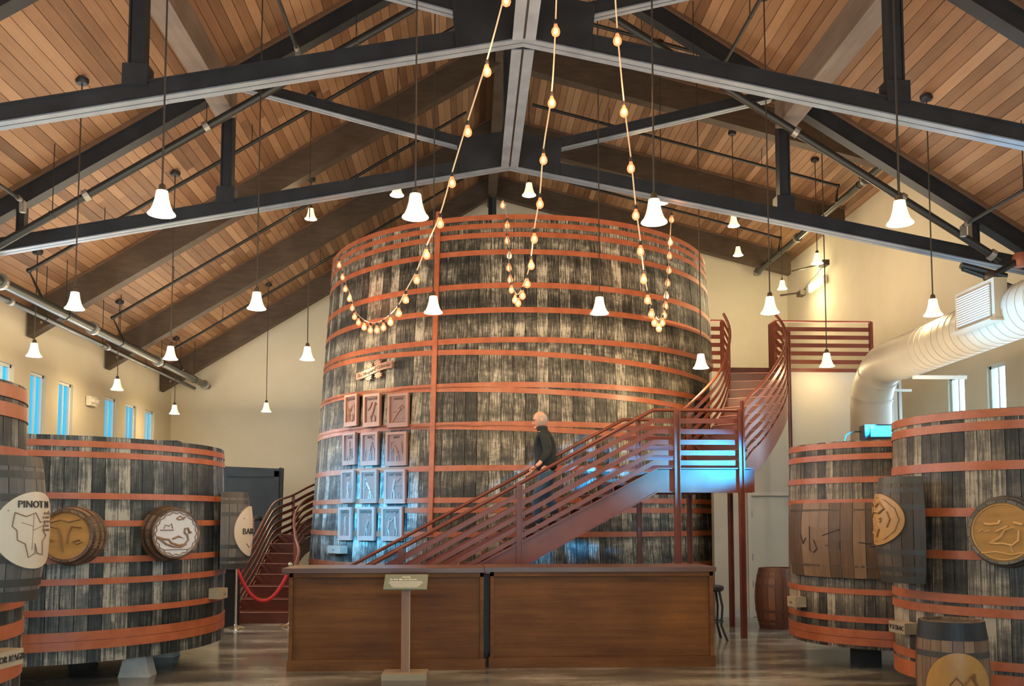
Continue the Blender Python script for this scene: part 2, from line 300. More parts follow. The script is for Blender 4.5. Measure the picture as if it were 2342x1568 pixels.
# ceilings : backing deck + single planks
def ceiling(x1,y0,y1,sl,L,name,rows,segs):
    sg=1 if x1>RX else -1; z1=HR-sl*abs(x1-RX); th=.06
    q=[Vector((RX,y0,HR+.022)),Vector((x1+sg*.25,y0,z1-sl*.25+.022)),Vector((x1+sg*.25,y1,z1-sl*.25+.022)),Vector((RX,y1,HR+.022))]
    c=st(name,MB().prism(q,(0,0,0),(0,0,th)),M['deck'])
    ln=math.hypot(1,sl); wdt=.15; me=MB().box((0,L/2,.009),(wdt-.007,L-.004,.018)).mesh('plank'); me.materials.append(M['plank'])
    tot=(abs(x1-RX)+.2)*ln; rows=int(tot/wdt)
    for i in range(rows):
        s=(i+.5)*wdt/ln; off=[0,.9,.35,1.25,.6,1.05][i%6]*min(1,(L*segs-(y1-max(y0,4.8)))/1.25) if L*segs>(y1-max(y0,4.8)) else 0
        for k in range(segs):
            yy=max(y0,4.8)-off+k*L
            if yy<y0: yy_s=y0; ll=yy+L-y0
            else: yy_s=yy; ll=L
            if yy_s+ll>y1-.01: ll=y1-.01-yy_s
            if ll<.15: continue
            o=link('plank',me,c); o.location=(RX+sg*s,yy_s,HR-sl*s+random.uniform(-.002,.002)); o.rotation_euler=(0,math.atan(sl)*sg,0); o.scale=(1,ll/L,1)
    return c
ceiling(XL,YF,YB,SL,5.45,'ceiling',0,4)
ceiling(XR,YF,YT2+.15,SL,4.85,'ceiling_right',0,2)
ceiling(XR,YT2+.15,YB,SL2,4.4,'ceiling_raised',0,3)
# loft block
LZ=4.20; LY=15.3; LX0,LX1=4.10,7.38
mb=MB(); dx0,dx1,dh=4.73,5.62,2.03
mb.box(((LX0+dx0)/2,LY+.08,LZ/2-.03),(dx0-LX0,.16,LZ-.06)).box(((dx1+LX1)/2,LY+.08,LZ/2-.03),(LX1-dx1,.16,LZ-.06)).box(((dx0+dx1)/2,LY+.08,(dh+LZ)/2-.03),(dx1-dx0,.16,LZ-dh-.06))
mb.box((LX1-.08,(LY+YB)/2,LZ/2-.03),(.16,YB-LY,LZ-.06)); wl=st('wall_loft',mb,M['wallg'])
st('floor_loft',MB().prism([Vector(p) for p in((LX0,LY-.03,LZ),(LX1+.02,LY-.03,LZ),(LX1+.02,YB,LZ),(5.12,YB,LZ),(5.12,16.8,LZ),(LX0,15.5,LZ))],(0,0,-.06),(0,0,0)),M['rail'])
d=link('door_1',None); d['kind']='structure'; d.location=(dx0,LY+.05,0)
MB().box(((dx1-dx0)/2,0,dh/2),(dx1-dx0-.02,.045,dh-.01)).build('door_leaf',M['door'],d)
for z in(.55,1.0,1.72): MB().box((.012,-.03,z),(.035,.02,.11)).build('hinge',M['clamp'],d)
MB().lathe([(.0,0),(.028,.0),(.03,.03),(.0,.05)],12,close=False).tube([(0,0,-.02),(0,0,.0)],.02).build('door_knob',M['clamp'],d).matrix_local=Matrix.Translation((.82,-.03,1.0))@Matrix.Rotation(R_(90),4,'X')
st('trim_1',MB().box((dx0-.03,LY-.012,dh/2),(.06,.024,dh)).box((dx1+.03,LY-.012,dh/2),(.06,.024,dh)).box(((dx0+dx1)/2,LY-.012,dh+.03),(dx1-dx0+.12,.024,.06)),M['door'])
st('baseboard_loft',MB().box((LX0+.3,LY-.008,.06),(.6,.016,.12)).box(((dx1+.06+LX1)/2,LY-.008,.06),(LX1-dx1-.06,.016,.12)),M['conc'])
# ---------------------------------------------------------------- roof timbers and trusses
for i,y in enumerate((YT2+S,YT2+2*S,YT2+3*S)):
    nm=['nearest','middle','farthest'][i]
    for sg,x1,sl,lab in((-1,XL+.05,SL,'left'),(1,XR-.25,SL2,'right')):
        t=thing('roof_rafter','%s of the three brown laminated timber rafters under the %s roof slope'%(nm,lab),'rafter',(RX,y,HR),0)
        L=abs(x1-RX); d0=.015+.275
        a=Vector((0,0,-d0)); b=Vector((sg*L,0,-sl*L-d0))
        MB().prism([Vector((0,0,-.02)),Vector((sg*L,0,-sl*L-.02)),Vector((sg*L,0,-sl*L-.60)),Vector((0,0,-.60))],(0,-.12,0),(0,.12,0)).build('timber',M['glulam'],t)
        MB().prism([Vector((0,0,-.005)),Vector((sg*L,0,-sl*L-.005)),Vector((sg*L,0,-sl*L-.045)),Vector((0,0,-.045))],(0,-.17,0),(0,.17,0)).build('nailer',M['nailer'],t)
        if sg<0:
            for k in(0,1): MB().tube([(sg*L+.25+.17*k,-.13,-sl*(L-.3)-.52+.02*k),(sg*L+.25+.17*k,-.12,-sl*(L-.3)-.52+.02*k)],.028,10).build('bolt',M['clamp'],t)
BH=6.95; BS=.19  # bottom chord underside apex height and slope
def chan(mb,a,b,wd,dp):
    "pair of channels back to back: two slim webs and flanges with a slot between, as one bar"
    a=Vector(a);b=Vector(b);d=(b-a).normalized(); x=d.cross(Vector((0,0,1))).normalized(); u=x.cross(d)
    for s in(-1,1):
        o=x*s*(wd/4+.006)
        mb.beam(a+o+u*dp*.5,b+o+u*dp*.5,.02,dp,u)
        mb.beam(a+o-u*0+u*.01,b+o+u*.01,wd/2-.012,.02,u); mb.beam(a+o+u*(dp-.01),b+o+u*(dp-.01),wd/2-.012,.02,u)
def member(t,name,a,b,wd,dp):
    """steel member whose underside runs a-b: dark box sides, pale flanges underneath with a dark slot"""
    a=Vector(a);b=Vector(b);d=(b-a).normalized(); x=d.cross(Vector((0,0,1))).normalized(); u=x.cross(d)
    o=MB().beam(a+u*(dp/2+.012),b+u*(dp/2+.012),wd-.03,dp-.02,u).beam(a+u*(dp),b+u*(dp),wd,.02,u).build(name,M['steel'],t)
    f=MB()
    for s in(-1,1): q=x*s*(wd/4+.004); f.beam(a+q+u*.008,b+q+u*.008,wd/2-.010,.016,u)
    f.build('flange',M['steel_lit'],o); return o
def truss(y,lab):
    t=thing('roof_truss',lab,'truss',(RX,y,0))
    for sg in(-1,1):
        X=8.72 if sg<0 else 8.40
        zt=lambda dd:HR-SL*dd
        # top chord
        m=MB(); c=[Vector((0,0,zt(0)-.06)),Vector((sg*X,0,zt(X)-.06)),Vector((sg*X,0,zt(X)-.34)),Vector((0,0,zt(0)-.34))]
        m.prism(c,(0,-.085,0),(0,.085,0)); m.beam((0,0,zt(0)-.33),(sg*X,0,zt(X)-.33),.20,.02).beam((0,0,zt(0)-.08),(sg*X,0,zt(X)-.08),.20,.02)
        m.build('top_chord',M['steel'],t)
        MB().prism([Vector((0,0,zt(0)-.004)),Vector((sg*X,0,zt(X)-.004)),Vector((sg*X,0,zt(X)-.06)),Vector((0,0,zt(0)-.06))],(0,-.15,0),(0,.15,0)).build('nailer',M['nailer'],t)
        Xb=8.55 if sg<0 else 8.2
        member(t,'bottom_chord',(0,0,BH),(sg*Xb,0,BH-BS*Xb),.19,.20)
        member(t,'diagonal',(sg*.25,0,BH+.16),(sg*4.05,0,zt(4.05)-.42),.15,.15)
        for dd,wd in((4.22,.17),(7.2,.12)):
            zb=BH-BS*dd+.2; z1=zt(dd)-.33
            m=MB().box((sg*dd,0,(zb+z1)/2),(wd-.05,wd-.03,z1-zb)).box((sg*(dd)-wd/2+.01,0,(zb+z1)/2),(.02,wd,z1-zb)).box((sg*dd+wd/2-.01,0,(zb+z1)/2),(.02,wd,z1-zb))
            v=m.build('vertical',M['steel'],t)
            if dd<5: MB().box((sg*dd,0,zb+.10),(.27,.205,.24),).build('gusset',M['steel'],v)
        # apex gusset
        MB().prism([Vector((0,0,BH+.02)),Vector((sg*.75,0,BH+.02-BS*.75)),Vector((sg*.80,0,BH+.42)),Vector((0,0,BH+.55))],(0,-.10,0),(0,.10,0)).build('gusset',M['steel'],t)
        MB().prism([Vector((0,0,HR-.35)),Vector((sg*.6,0,zt(.6)-.35)),Vector((sg*.35,0,zt(.6)-.75)),Vector((0,0,HR-1.0))],(0,-.09,0),(0,.09,0)).build('gusset',M['steel'],t)
    m=MB().box((0,.0,(BH+.3+HR-.4)/2),(.14,.16,HR-.7-BH)).box((-.08,0,(BH+.3+HR-.4)/2),(.02,.19,HR-.7-BH)).box((.08,0,(BH+.3+HR-.4)/2),(.02,.19,HR-.7-BH)); m.build('king_post',M['steel'],t)
    return t
truss(YT1,'dark steel roof truss nearest the viewer, crossing the top of the picture')
truss(YT2,'second dark steel roof truss, whose peak sits right above the giant vat')
def longi(name,lab,x,z,w,h,y0,y1,mt,slot=False):
    t=thing(name,lab,'beam',(x,y0,z))
    if slot:
        MB().box((0,(y1-y0)/2,h/2+.012),(w-.03,y1-y0,h-.02)).build('web',M['steel'],t)
        f=MB()
        for s in(-1,1): f.box((s*(w/4+.006),(y1-y0)/2,.008),(w/2-.014,y1-y0,.016))
        f.build('flange',M['steel_lit'],t)
    else: MB().box((0,(y1-y0)/2,h/2),(w,y1-y0,h)).build('timber',mt,t)
longi('tie_beam','grey slotted steel beam linking the two truss peaks along the ridge',RX,BH-.03,.26,.2,YT1+.11,YT2-.11,None,True)
longi('tie_beam','grey slotted steel beam running from the nearest truss peak towards the viewer',RX,BH-.03,.26,.2,4.5,YT1-.11,None,True)
for sg,lb in((-1,'left'),(1,'right')):
    xx=RX+sg*4.22
    longi('purlin','grey timber purlin under the %s roof slope, reaching from the second truss past the nearest'%lb,xx,deck(xx)-.80,.30,.42,5.0,YT2-.12 if sg<0 else YT2-.12,M['purlin'])
t=thing('ridge_post','dark post rising to the ridge behind the giant vat','post',(RX,YT2+3*S-.25,0)); MB().box((-.06,0,5.15),(.10,.16,10.3)).build('shaft',M['steel'],t); MB().box((.05,0,5.15),(.11,.2,10.3)).build('flange',M['slab'],t)
t=thing('ridge_beam','dark timber ridge beam under the roof peak','beam',(RX,YT2+.2,HR-.62)); MB().box((0,5.8,.26),(.24,11.6,.5)).build('timber',M['glulam'],t)
# ---------------------------------------------------------------- pipes
def pipe(lab,pts,r,mt,clamps=(),name='sprinkler_pipe',elb=None):
    t=thing(name,lab,'pipe',pts[0]); o=Vector(pts[0]); q=[Vector(p)-o for p in pts]
    MB().tube(q,r,12).build('tube',M[mt],t,True)
    for c in clamps:
        for i in range(len(q)-1):
            pass
        a,b=q[0],q[-1] if len(q)==2 else q[1]
        p=a.lerp(b,c); dv=(b-a).normalized(); MB().tube([p-dv*.04,p+dv*.04],r*1.5,12).build('coupling',M['clamp'],t)
    if name=='sprinkler_pipe':
        for a,b in zip(pts,pts[1:]):
            a=Vector(a);b=Vector(b); L=(b-a).length
            if L<1.2: continue
            k=max(2,int(L/2.4))
            for j in range(k):
                p=a.lerp(b,(j+.5)/k); z1=deck(p.x,p.x>RX and p.y>YT2+.1)
                MB().tube([p-o,(p.x-o.x,p.y-o.y,z1-o.z)],.007,5).tube([p-o-(b-a).normalized()*.015,p-o+(b-a).normalized()*.015],r*1.15,10).build('hanger',M['pipe'],t)
    for i in range(1,len(q)-1):
        MB().ell(q[i],(r*1.5,)*3,10,6).build('elbow',M[mt],t,True)
    return t
pipe('thick steel main pipe high along the left wall',[(-7.15,5,5.24),(-7.15,25.2,5.24)],.085,'pipe_g',(.2,.45,.62,.80,.985))
pipe('thinner grey pipe just under the thick main pipe on the left',[(-7.42,5,5.14),(-7.42,24.9,5.14)],.045,'pipe_g',(.3,.5,.7))
pipe('steel main pipe running back to the right rear corner under the raised roof',[(8.05,14.1,8.55),(8.05,25.2,8.55)],.075,'pipe_g',(.35,.7,.985))
yy=13.05
for sg,lb,x1 in((-1,'left',-7.0),(1,'right',7.85)):
    pts=[(RX+sg*1.2,yy,deck(RX+1.2)-1.02),(x1,yy,deck(x1)-1.04)]
    pipe('black pipe slanting down the %s roof slope just before the second truss'%lb,pts,.055,'pipe',(.28,.5,.76,.98))
for y,a,b,lb in((15.4,-7.35,-.1,'bay right behind the second truss'),(19.0,-7.35,-.1,'bay past the nearest brown rafter'),(22.7,-7.3,-.2,'bay before the back wall')):
    pipe('thin black sprinkler pipe on the left slope, %s'%lb,[(a+.25,y-.0,deck(a)-.85),(a,y,deck(a)-.34),(b,y,deck(b)-.34)],.032,'pipe',())
for y,a,b,lb in((15.4,8.0,1.3,'in the bay behind the second truss'),(19.0,7.9,1.3,'in the middle bay'),(22.7,7.9,1.5,'before the back wall')):
    pipe('thin black sprinkler pipe under the raised right roof, %s'%lb,[(a-.05,y,deck(a,True)-.75),(a,y,deck(a,True)-.38),(b,y,deck(b,True)-.38)],.032,'pipe',())
for x,h,lb in((-2.5,8.36,'left of the ridge'),(3.65,8.2,'right of the ridge'),(-6.3,6.1,'low on the left roof slope'),(7.25,5.95,'low on the right roof slope')):
    t=pipe('short dark branch pipe running towards the viewer, %s'%lb,[(x,12.95,h),(x,7.0,h)],.025,'pipe',(.02,.35))
    MB().box((0,.0,-.08),(.07,.07,.16)).build('sprinkler_head',M['clamp'],t)
# fittings where the right chord meets the wall
t=thing('pipe_valve','dark pipe fittings and a rusty red coupling at the right truss foot','valve',P(2262,612,12.9))
MB().tube([(-.42,0,.03),(.25,0,-.13)],.05,10).build('arm',M['pipe'],t); MB().ell((0,0,-.13),(.10,.08,.10)).build('drum',M['brass'],t,True)
MB().tube([(-.40,0,-.02),(.34,0,-.28)],.035,10).build('arm',M['pipe'],t); MB().tube([(.05,0,-.12),(.42,0,.10)],.05,10).build('arm',M['pipe'],t)
MB().lathe([(.09,-.10),(.11,-.05),(.11,.05),(.09,.10)],14,(.48,0,.12)).build('coupling',M['copper'],t,True)
# ---------------------------------------------------------------- vats
def stave_mesh(n,h0,h1,Rf,th=.06,lv=10,sub=2):
    da=PI/n*.955; vs=[];fs=[]
    for i in range(lv+1):
        z=h0+(h1-h0)*i/lv; R=Rf(z)
        for a in(-da,0,da): vs.append((R*math.cos(a),R*math.sin(a),z))
        for a in(da,-da): vs.append(((R-th)*math.cos(a),(R-th)*math.sin(a),z))
    k=5
    for i in range(lv):
        for j in range(k): fs.append((i*k+j,i*k+(j+1)%k,(i+1)*k+(j+1)%k,(i+1)*k+j))
    fs+=[tuple(range(k))[::-1],tuple(lv*k+j for j in range(k))]
    return MB().add(vs,fs).mesh('stave')
def ring(Rf,zc,hgt,tilt=0,ph=0,a0=0,a1=2*PI,th=.014,n=96):
    full=abs(a1-a0-2*PI)<1e-6; N=n if full else int(n*(a1-a0)/(2*PI))+1; vs=[]
    for j in range(N if full else N+1):
        a=a0+(a1-a0)*j/N; z=zc+tilt*math.cos(a-ph)
        for dz,dr in((-hgt/2,.0),(-hgt/2,th),(hgt/2,th),(hgt/2,.0)):
            r=Rf(z+dz)+dr-.004; vs.append((r*math.cos(a),r*math.sin(a),z+dz))
    M_=len(vs)//4; fs=[]
    for j in range(N):
        j2=(j+1)%M_
        for k in range(4): fs.append((j*4+k,j*4+(k+1)%4,j2*4+(k+1)%4,j2*4+k))
    if not full: fs+=[(0,1,2,3),(N*4+3,N*4+2,N*4+1,N*4)]
    return MB().add(vs,fs)
def vat(name,lab,c,Rf,h0,h1,n,mt,hoops,rim=.12):
    t=thing(name,lab,'vat',(c[0],c[1],0))
    me=stave_mesh(n,h0,h1,Rf); me.materials.append(M[mt])
    for i in range(n):
        o=link('stave',me,t); o.rotation_euler=(0,0,2*PI*i/n); s=1+random.uniform(-.0012,.0012); o.scale=(s,s,1)
    k=8; pr=[(Rf(h0)-.04,h0+.03)]+[(Rf(h0+(h1-h0-rim)*i/k)-.045,h0+.03+(h1-h0-rim-.03)*i/k) for i in range(k+1)]
    MB().lathe(pr,72).build('body',M['vatin'],t)
    for hz in hoops:
        z,hg=hz[0],hz[1]; tl=hz[2] if len(hz)>2 else 0; ph=hz[3] if len(hz)>3 else 0
        ring(Rf,z,hg,tl,ph,n=120).build('hoop',M['hoop'],t,False)
    return t
VC=(.97,18.4)
def RV(z): return 4.13-.058*z-.0004*z*z*2
FY=VC[1]-4.0
def vh(y): return P(1186,y,FY).z
hp=[(482,.085),(502,.085),(524,.085),(565,.085),(644,.09),(702,.09),(772,.09),(812,.085,.17,PI+.3),(877,.09),(896,.085,.16,PI+.2),(968,.09),(984,.085,.16,PI+.2),(1069,.09),(1143,.085),(1166,.085),(1222,.085),(1300,.1),(1360,.1)]
VTOP=vh(476)
bigvat=vat('giant_vat','giant wooden wine vat with terracotta hoops filling the middle of the hall',VC,RV,.12,VTOP,128,'vat',[(vh(h[0]),)+tuple(h[1:]) for h in hp])
def vhit(x,y,c=VC,Rf=RV,extra=0):
    d=ray(x,y); R=Rf(1.65)
    for _ in range(6):
        R2=R+extra; a=d.x**2+d.y**2; b=-2*(d.x*c[0]+d.y*c[1]); cc=c[0]**2+c[1]**2-R2*R2; D=b*b-4*a*cc
        if D<0: D=0
        t=(-b-math.sqrt(D))/(2*a); z=EYE+d.z*t; R=Rf(z)
    return Vector((d.x*t,d.y*t,z))
# upright strap on the vat, from the rim to the stairs
m=MB(); n=14
pp=[vhit(1003-(i/n)*20,484+i/n*738,extra=.02) for i in range(n+1)]
for a,b in zip(pp,pp[1:]): a=a-Vector((VC[0],VC[1],0)); b=b-Vector((VC[0],VC[1],0)); m.beam(a,b,.085,.03,up=(a.x,a.y,0))
m.build('strap',M['hoop'],bigvat)
# joists the giant vat stands on
for i,x in enumerate((-3,-1.5,0,1.5,3)):
    L=2*math.sqrt(max(.1,3.9**2-x*x)); MB().box((x,0,.055),(.2,L,.11)).build('joist',M['slab'],bigvat)
def lin(r0,r1,h0,h1,bul=0): return lambda z:r0+(r1-r0)*(z-h0)/(h1-h0)+bul*math.sin(PI*max(0,min(1,(z-h0)/(h1-h0))))
# left vat
LC=(-4.77,10.85); LR=1.85; RL=lin(1.87,1.83,.25,2.42,.02)
def zl(y): return P(150,y,LC[1]-LR).z
vl=vat('wine_vat','large dark wooden vat on the left, two round barrel heads on its front',LC,RL,.24,zl(990),92,'vatd',[(zl(a),b) for a,b in((1009,.062),(1034,.06),(1132,.062),(1197,.06),(1283,.062),(1334,.062),(1405,.062),(1462,.088),(1484,.085))])
for (x,y) in((1.28,-.88),(-1.3,-.4),(0,.9),(-1,.6),(1.1,.5)):
    MB().add([(x+a*(.16 if c==0 else .11),y+b*(.12 if c==0 else .09),c) for c in(0,.23) for a,b in((-1,-1),(1,-1),(1,1),(-1,1))],[(0,3,2,1),(4,5,6,7),(0,1,5,4),(1,2,6,5),(2,3,7,6),(3,0,4,7)]).build('concrete_block',M['conc'],vl)
# near-left vat
NC=(-4.01,5.9); NR=1.1; RN=lin(1.11,1.09,.25,2.55,.015)
def zn(y): return P(30,y,NC[1]-.25).z
vn=vat('wine_vat','tall grey wooden vat cut by the left edge, a half barrel on its side',NC,RN,.24,zn(857),64,'vatd',[(zn(a),b) for a,b in((880,.085),(925,.09),(1030,.085),(1160,.08),(1390,.08),(1458,.09),(1560,.09))])
for (x,y) in((-.4,-.6),(.4,-.6),(0,.7)): MB().box((x,y,.115),(.25,.25,.23)).build('concrete_block',M['conc'],vn)
# right vats
C1=(5.17,8.42); R1=lin(1.13,1.09,.25,2.57,.01)
def z1(y): return P(2316,y,C1[1]-1.1).z
v1=vat('wine_vat','large wooden vat at the right edge with a golden carved barrel head',C1,R1,.22,z1(924),64,'vatr',[(z1(a),b) for a,b in((935,.07),(964,.075),(1059,.078),(1170,.075),(1274,.075),(1380,.075),(1410,.075),(1535,.075),(1566,.075),(1585,.075))])
for (x,y) in((-.5,-.6),(.5,-.6),(0,.7)): MB().box((x,y,.105),(.25,.25,.21)).build('concrete_block',M['conc'],v1)
C2=(4.94,10.74); R2=lin(1.12,1.08,.25,2.45,.01)
def z2(y): return P(2021,y,C2[1]-1.1).z
v2=vat('wine_vat','wooden vat behind the right edge vat, wide stave panel across its front',C2,R2,.24,z2(1002),64,'vatr',[(z2(a),b) for a,b in((1012,.065),(1040,.065),(1094,.065),(1146,.065),(1357,.06),(1422,.062),(1455,.085),(1474,.08))])
for (x,y) in((-.5,-.5),(.5,-.5),(0,.7)): MB().box((x,y,.115),(.25,.25,.23)).build('timber_block',M['slab'],v2)
# ---------------------------------------------------------------- barrels
def barrel(lab,loc,az,h=.88,rb=.32,rh=.265,mt='barrel',hm='bhoop',n=20,half=False,bands=(.03,.13,.29,.71,.87,.97),name='barrel',cat='barrel',axis=None,ends=True,darkb=()):
    """barrel standing on loc; half: only the staves facing az (it is let into a vat)"""
    t=thing(name,lab,cat,loc,0)
    def Rf(z): u=z/h*2-1; return rh+(rb-rh)*(1-u*u)
    me=stave_mesh(n,0,h,Rf,.025,10); me.materials.append(M[mt])
    lim=PI/2+.05 if half else 9
    for i in range(n):
        a=2*PI*i/n; dd=(a-az+PI)%(2*PI)-PI
        if abs(dd)>lim: continue
        o=link('stave',me,t); o.rotation_euler=(0,0,a); s=1+random.uniform(-.004,.004); o.scale=(s,s,1)
    k=8
    if not half: MB().lathe([(Rf(h*i/k*.9+.05*h)-.018,h*i/k*.9+.05*h) for i in range(k+1)],28).build('body',M['vatin'],t)
    a0,a1=(az-lim,az+lim) if half else (0,2*PI)
    for b in bands:
        bw=.06 if b<.05 or b>.95 else .045
        ring(Rf,min(max(b*h,bw/2+.003),h-bw/2-.003),bw,0,0,a0,a1,.006,48).build('band',M[hm],t)
    return t,Rf,h
def wrap(t,Rf,az,hc,R,mt,text=(),lines=(),cl='carve',name='carved_disc',tm='carved',off=.006,ra=1.0):
    """a round plaque bent round the barrel, its carving raised on it. s along the round, v up"""
    def mp(s,v,o): z=hc+v; r=Rf(z)+o; a=az+s/Rf(hc); return Vector((r*math.cos(a),r*math.sin(a),z))
    nr,na=5,40; vs=[mp(0,0,off+.012)]
    for i in range(1,nr+1):
        for j in range(na): q=2*PI*j/na; vs.append(mp(R*i/nr*math.cos(q)*ra,R*i/nr*math.sin(q),off+.012))
    for j in range(na): q=2*PI*j/na; vs.append(mp(R*math.cos(q)*ra,R*math.sin(q),off-.012))
    fs=[(0,1+j,1+(j+1)%na) for j in range(na)]
    for i in range(nr): fs+=[(1+i*na+j,1+(i+1)*na+j,1+(i+1)*na+(j+1)%na,1+i*na+(j+1)%na) for j in range(na)]
    d=MB().add(vs,fs).build(name,M[mt],t,True)
    m=MB()
    for pts,r in lines: m.tube([mp(x*R*ra,y*R,off+.014) for x,y in pts],r,5)
    if lines: m.build('carving',M[cl],d)
    for s,x,y,sz in text:
        me=textmesh(s,sz,.003)
        for v in me.vertices: v.co=mp(x*R*ra+v.co.x,y*R+v.co.y,off+.016+v.co.z)
        me.materials.append(M[tm]); link('lettering',me,d)
    return d
leaf=[([(-.55,.45),(-.6,.1),(-.5,0),(-.48,-.25),(-.3,-.35),(-.2,-.7),(-.02,-.6),(-.05,-.35),(.05,-.6),(.25,-.65),(.2,-.3),(.35,-.15),(.2,.0),(.3,.25),(.1,.2),(-.05,.45),(-.3,.35),(-.55,.45)],.008),([(-.1,.4),(-.12,-.5)],.004),([(-.1,.1),(-.4,.2)],.004),([(-.1,0),(.15,.1)],.004),([(-.7,.5),(.5,.5),(.8,.1)],.005)]
grape=[([(.25+.11*(i%3)-.05*(k%2)+.0,.45-.11*k),(.27+.11*(i%3)-.05*(k%2),.43-.11*k)],.016) for k in range(5) for i in range(3)]
b1,Rf,h=barrel('grey half barrel on the far left vat, round carved grape-leaf plaque with lettering',(-2.89,5.68,P(50,1372,5.68).z),R_(-12),h=.86,rb=.31,rh=.27,mt='barrelg',half=True,name='half_barrel')
wrap(b1,Rf,R_(-13),.42,.228,'pale',[('PINOT N',-.05,.66,.06)],[([(x-.02,y) for x,y in p],q*.5) for p,q in leaf+grape],ra=1.12)
b2,Rf,h=barrel('small grey half barrel on the right side of the left vat, pale plaque lettered',(LC[0]+1.89,LC[1]+.05,P(530,1298,10.95).z),R_(14),h=.88,rb=.32,rh=.27,mt='barrelg',half=True,name='half_barrel')
wrap(b2,Rf,R_(-2),.43,.29,'pale',[('BARB',-.25,-.02,.10)],grape+[([(-.6,.5),(.2,.55)],.006),([(-.4,-.5),(-.2,-.65),(.1,-.5)],.006)])
# dark half barrel with golden half-round carving on the right edge vat
b3,Rf,h=barrel('dark half barrel between the two right vats, golden round carved plaque',(4.01,8.15,P(2060,1330,8.15).z),R_(166),h=.94,rb=.325,rh=.285,mt='barreld',half=True,name='half_barrel')
wav=lambda x0,y0,n,dx,dy:[(x0+dx*i,y0+dy*(i%2)) for i in range(n)]
wrap(b3,Rf,R_(176),.56,.232,'gold',[],[([(math.cos(a/6*PI)*.85,math.sin(a/6*PI)*.85) for a in range(13)],.005),([(-.5,.5),(-.2,.7),(0,.5),(.2,.65),(.4,.4),(.2,.25),(-.1,.3),(-.4,.2),(-.5,.5)],.012),([(-.6,0),(.3,.02)],.016),([(-.55,-.1),(.28,-.08)],.012),([(-.5,-.3),(-.1,-.2),(.2,-.4),(.1,-.65),(-.2,-.5),(-.5,-.7)],.012),([(.5,.3),(.6,0),(.5,-.3)],.008)],cl='goldd',ra=1.35)
# standing barrels
b4,Rf,h=barrel('standing barrel before the right edge vat, dark top band and golden carved front',(P(2180,1568,7.15).x,7.15,0),R_(-105),h=.855,rb=.268,rh=.235,mt='barrel',name='barrel')
ring(Rf,h-.07,.135,0,0,th=.008,n=48).build('band',M['black'],b4)
MB().lathe([(.0,h-.035),(.222,h-.035),(.222,h-.02),(0,h-.02)],28,close=False).build('head',M['barreld'],b4)
wrap(b4,Rf,R_(-108),.33,.30,'gold',[],[([(-.3,.2),(-.1,.4),(.1,.2),(.3,.45),(.5,.2)],.012),([(-.5,-.2),(-.2,.1),(.1,-.2)],.01),([(.4,.5),(.45,.2),(.35,-.1)],.01),([(math.cos(a/4*PI)*.3,math.sin(a/4*PI)*.3-.4) for a in range(9)],.012)],cl='goldd',ra=.8)
b5,Rf,h=barrel('reddish brown barrel standing by the cream door',(P(1783,1436,13.9).x,13.9,0),0,h=.90,rb=.36,rh=.29,mt='barrelr',hm='bhoopr')
MB().lathe([(.0,h-.04),(.272,h-.04),(.272,h-.02),(0,h-.02)],28,close=False).build('head',M['barrelr'],b5)
# kegs: lying barrels whose heads face the hall
def keg(lab,pf,dirv,r,L,mt,hm,face,lines,cl,text=(),embed=.0,face_r=None):
    """pf: centre of the face; dirv: way the face looks"""
    t=thing('keg',lab,'barrel',pf); q=Vector(dirv).normalized(); t.rotation_mode='QUATERNION'; 
    z=q; x=Vector((0,0,1)).cross(z).normalized(); y=z.cross(x); t.rotation_quaternion=Matrix((x,y,z)).transposed().to_quaternion()
    def Rf(zz): u=zz/L; return r*(1-.0*u)+(.13*r)*math.sin(min(1,-zz/L)*PI/1.25)
    n=20; me=stave_mesh(n,-L,.03,Rf,.02,8); me.materials.append(M[mt])
    for i in range(n): o=link('stave',me,t); o.rotation_euler=(0,0,2*PI*i/n); s=1+random.uniform(-.003,.003); o.scale=(s,s,1)
    MB().lathe([(Rf(-L+i*(L-.01)/6)-.014,-L+i*(L-.01)/6) for i in range(7)],28).build('body',M['vatin'],t)
    for b,bw in((-.0,.045),(-.1,.035),(-.2,.035)): ring(Rf,b,bw,th=.005,n=48).build('band',M[hm],t)
    hd=MB().lathe([(0,.0),(r-.018,.0),(r-.018,.014),(r-.035,.02),(0,.02)],48,close=False).build('head',M[face],t)
    m=MB()
    for pts,rr in lines: m.tube([(a*r,b*r,.022) for a,b in pts],rr,5)
    m.build('carving',M[cl],hd)
    return t
circ=lambda r,n=32,w=0,k=12:[((r+w*math.cos(k*2*PI*j/n))*math.cos(2*PI*j/n),(r+w*math.cos(k*2*PI*j/n))*math.sin(2*PI*j/n)) for j in range(n+1)]
duck=[(circ(.82,72,.03,18),.006),([(-.75,-.12),(-.5,-.2),(-.3,-.22),(-.2,-.35),(.1,-.45),(.35,-.42),(.5,-.25),(.45,-.05),(.33,.05),(.35,.2),(.48,.22),(.52,.1),(.62,.05),(.5,.02)],.012),([(-.75,-.12),(-.4,-.4),(-.1,-.5),(.2,-.52),(.42,-.4)],.012),([(-.15,-.2),(.1,-.1),(.35,-.2),(.1,-.3),(-.15,-.2)],.012),([(-.65,.15),(-.1,.15)],.006),([(-.5,.2),(-.45,.35),(-.3,.3),(-.2,.4),(-.15,.2)],.006),([(.0,.6),(.15,.7),(.25,.62),(.4,.68),(.3,.58),(.1,.55),(0,.6)],.008),([(-.5,-.62),(.55,-.62)],.005)]
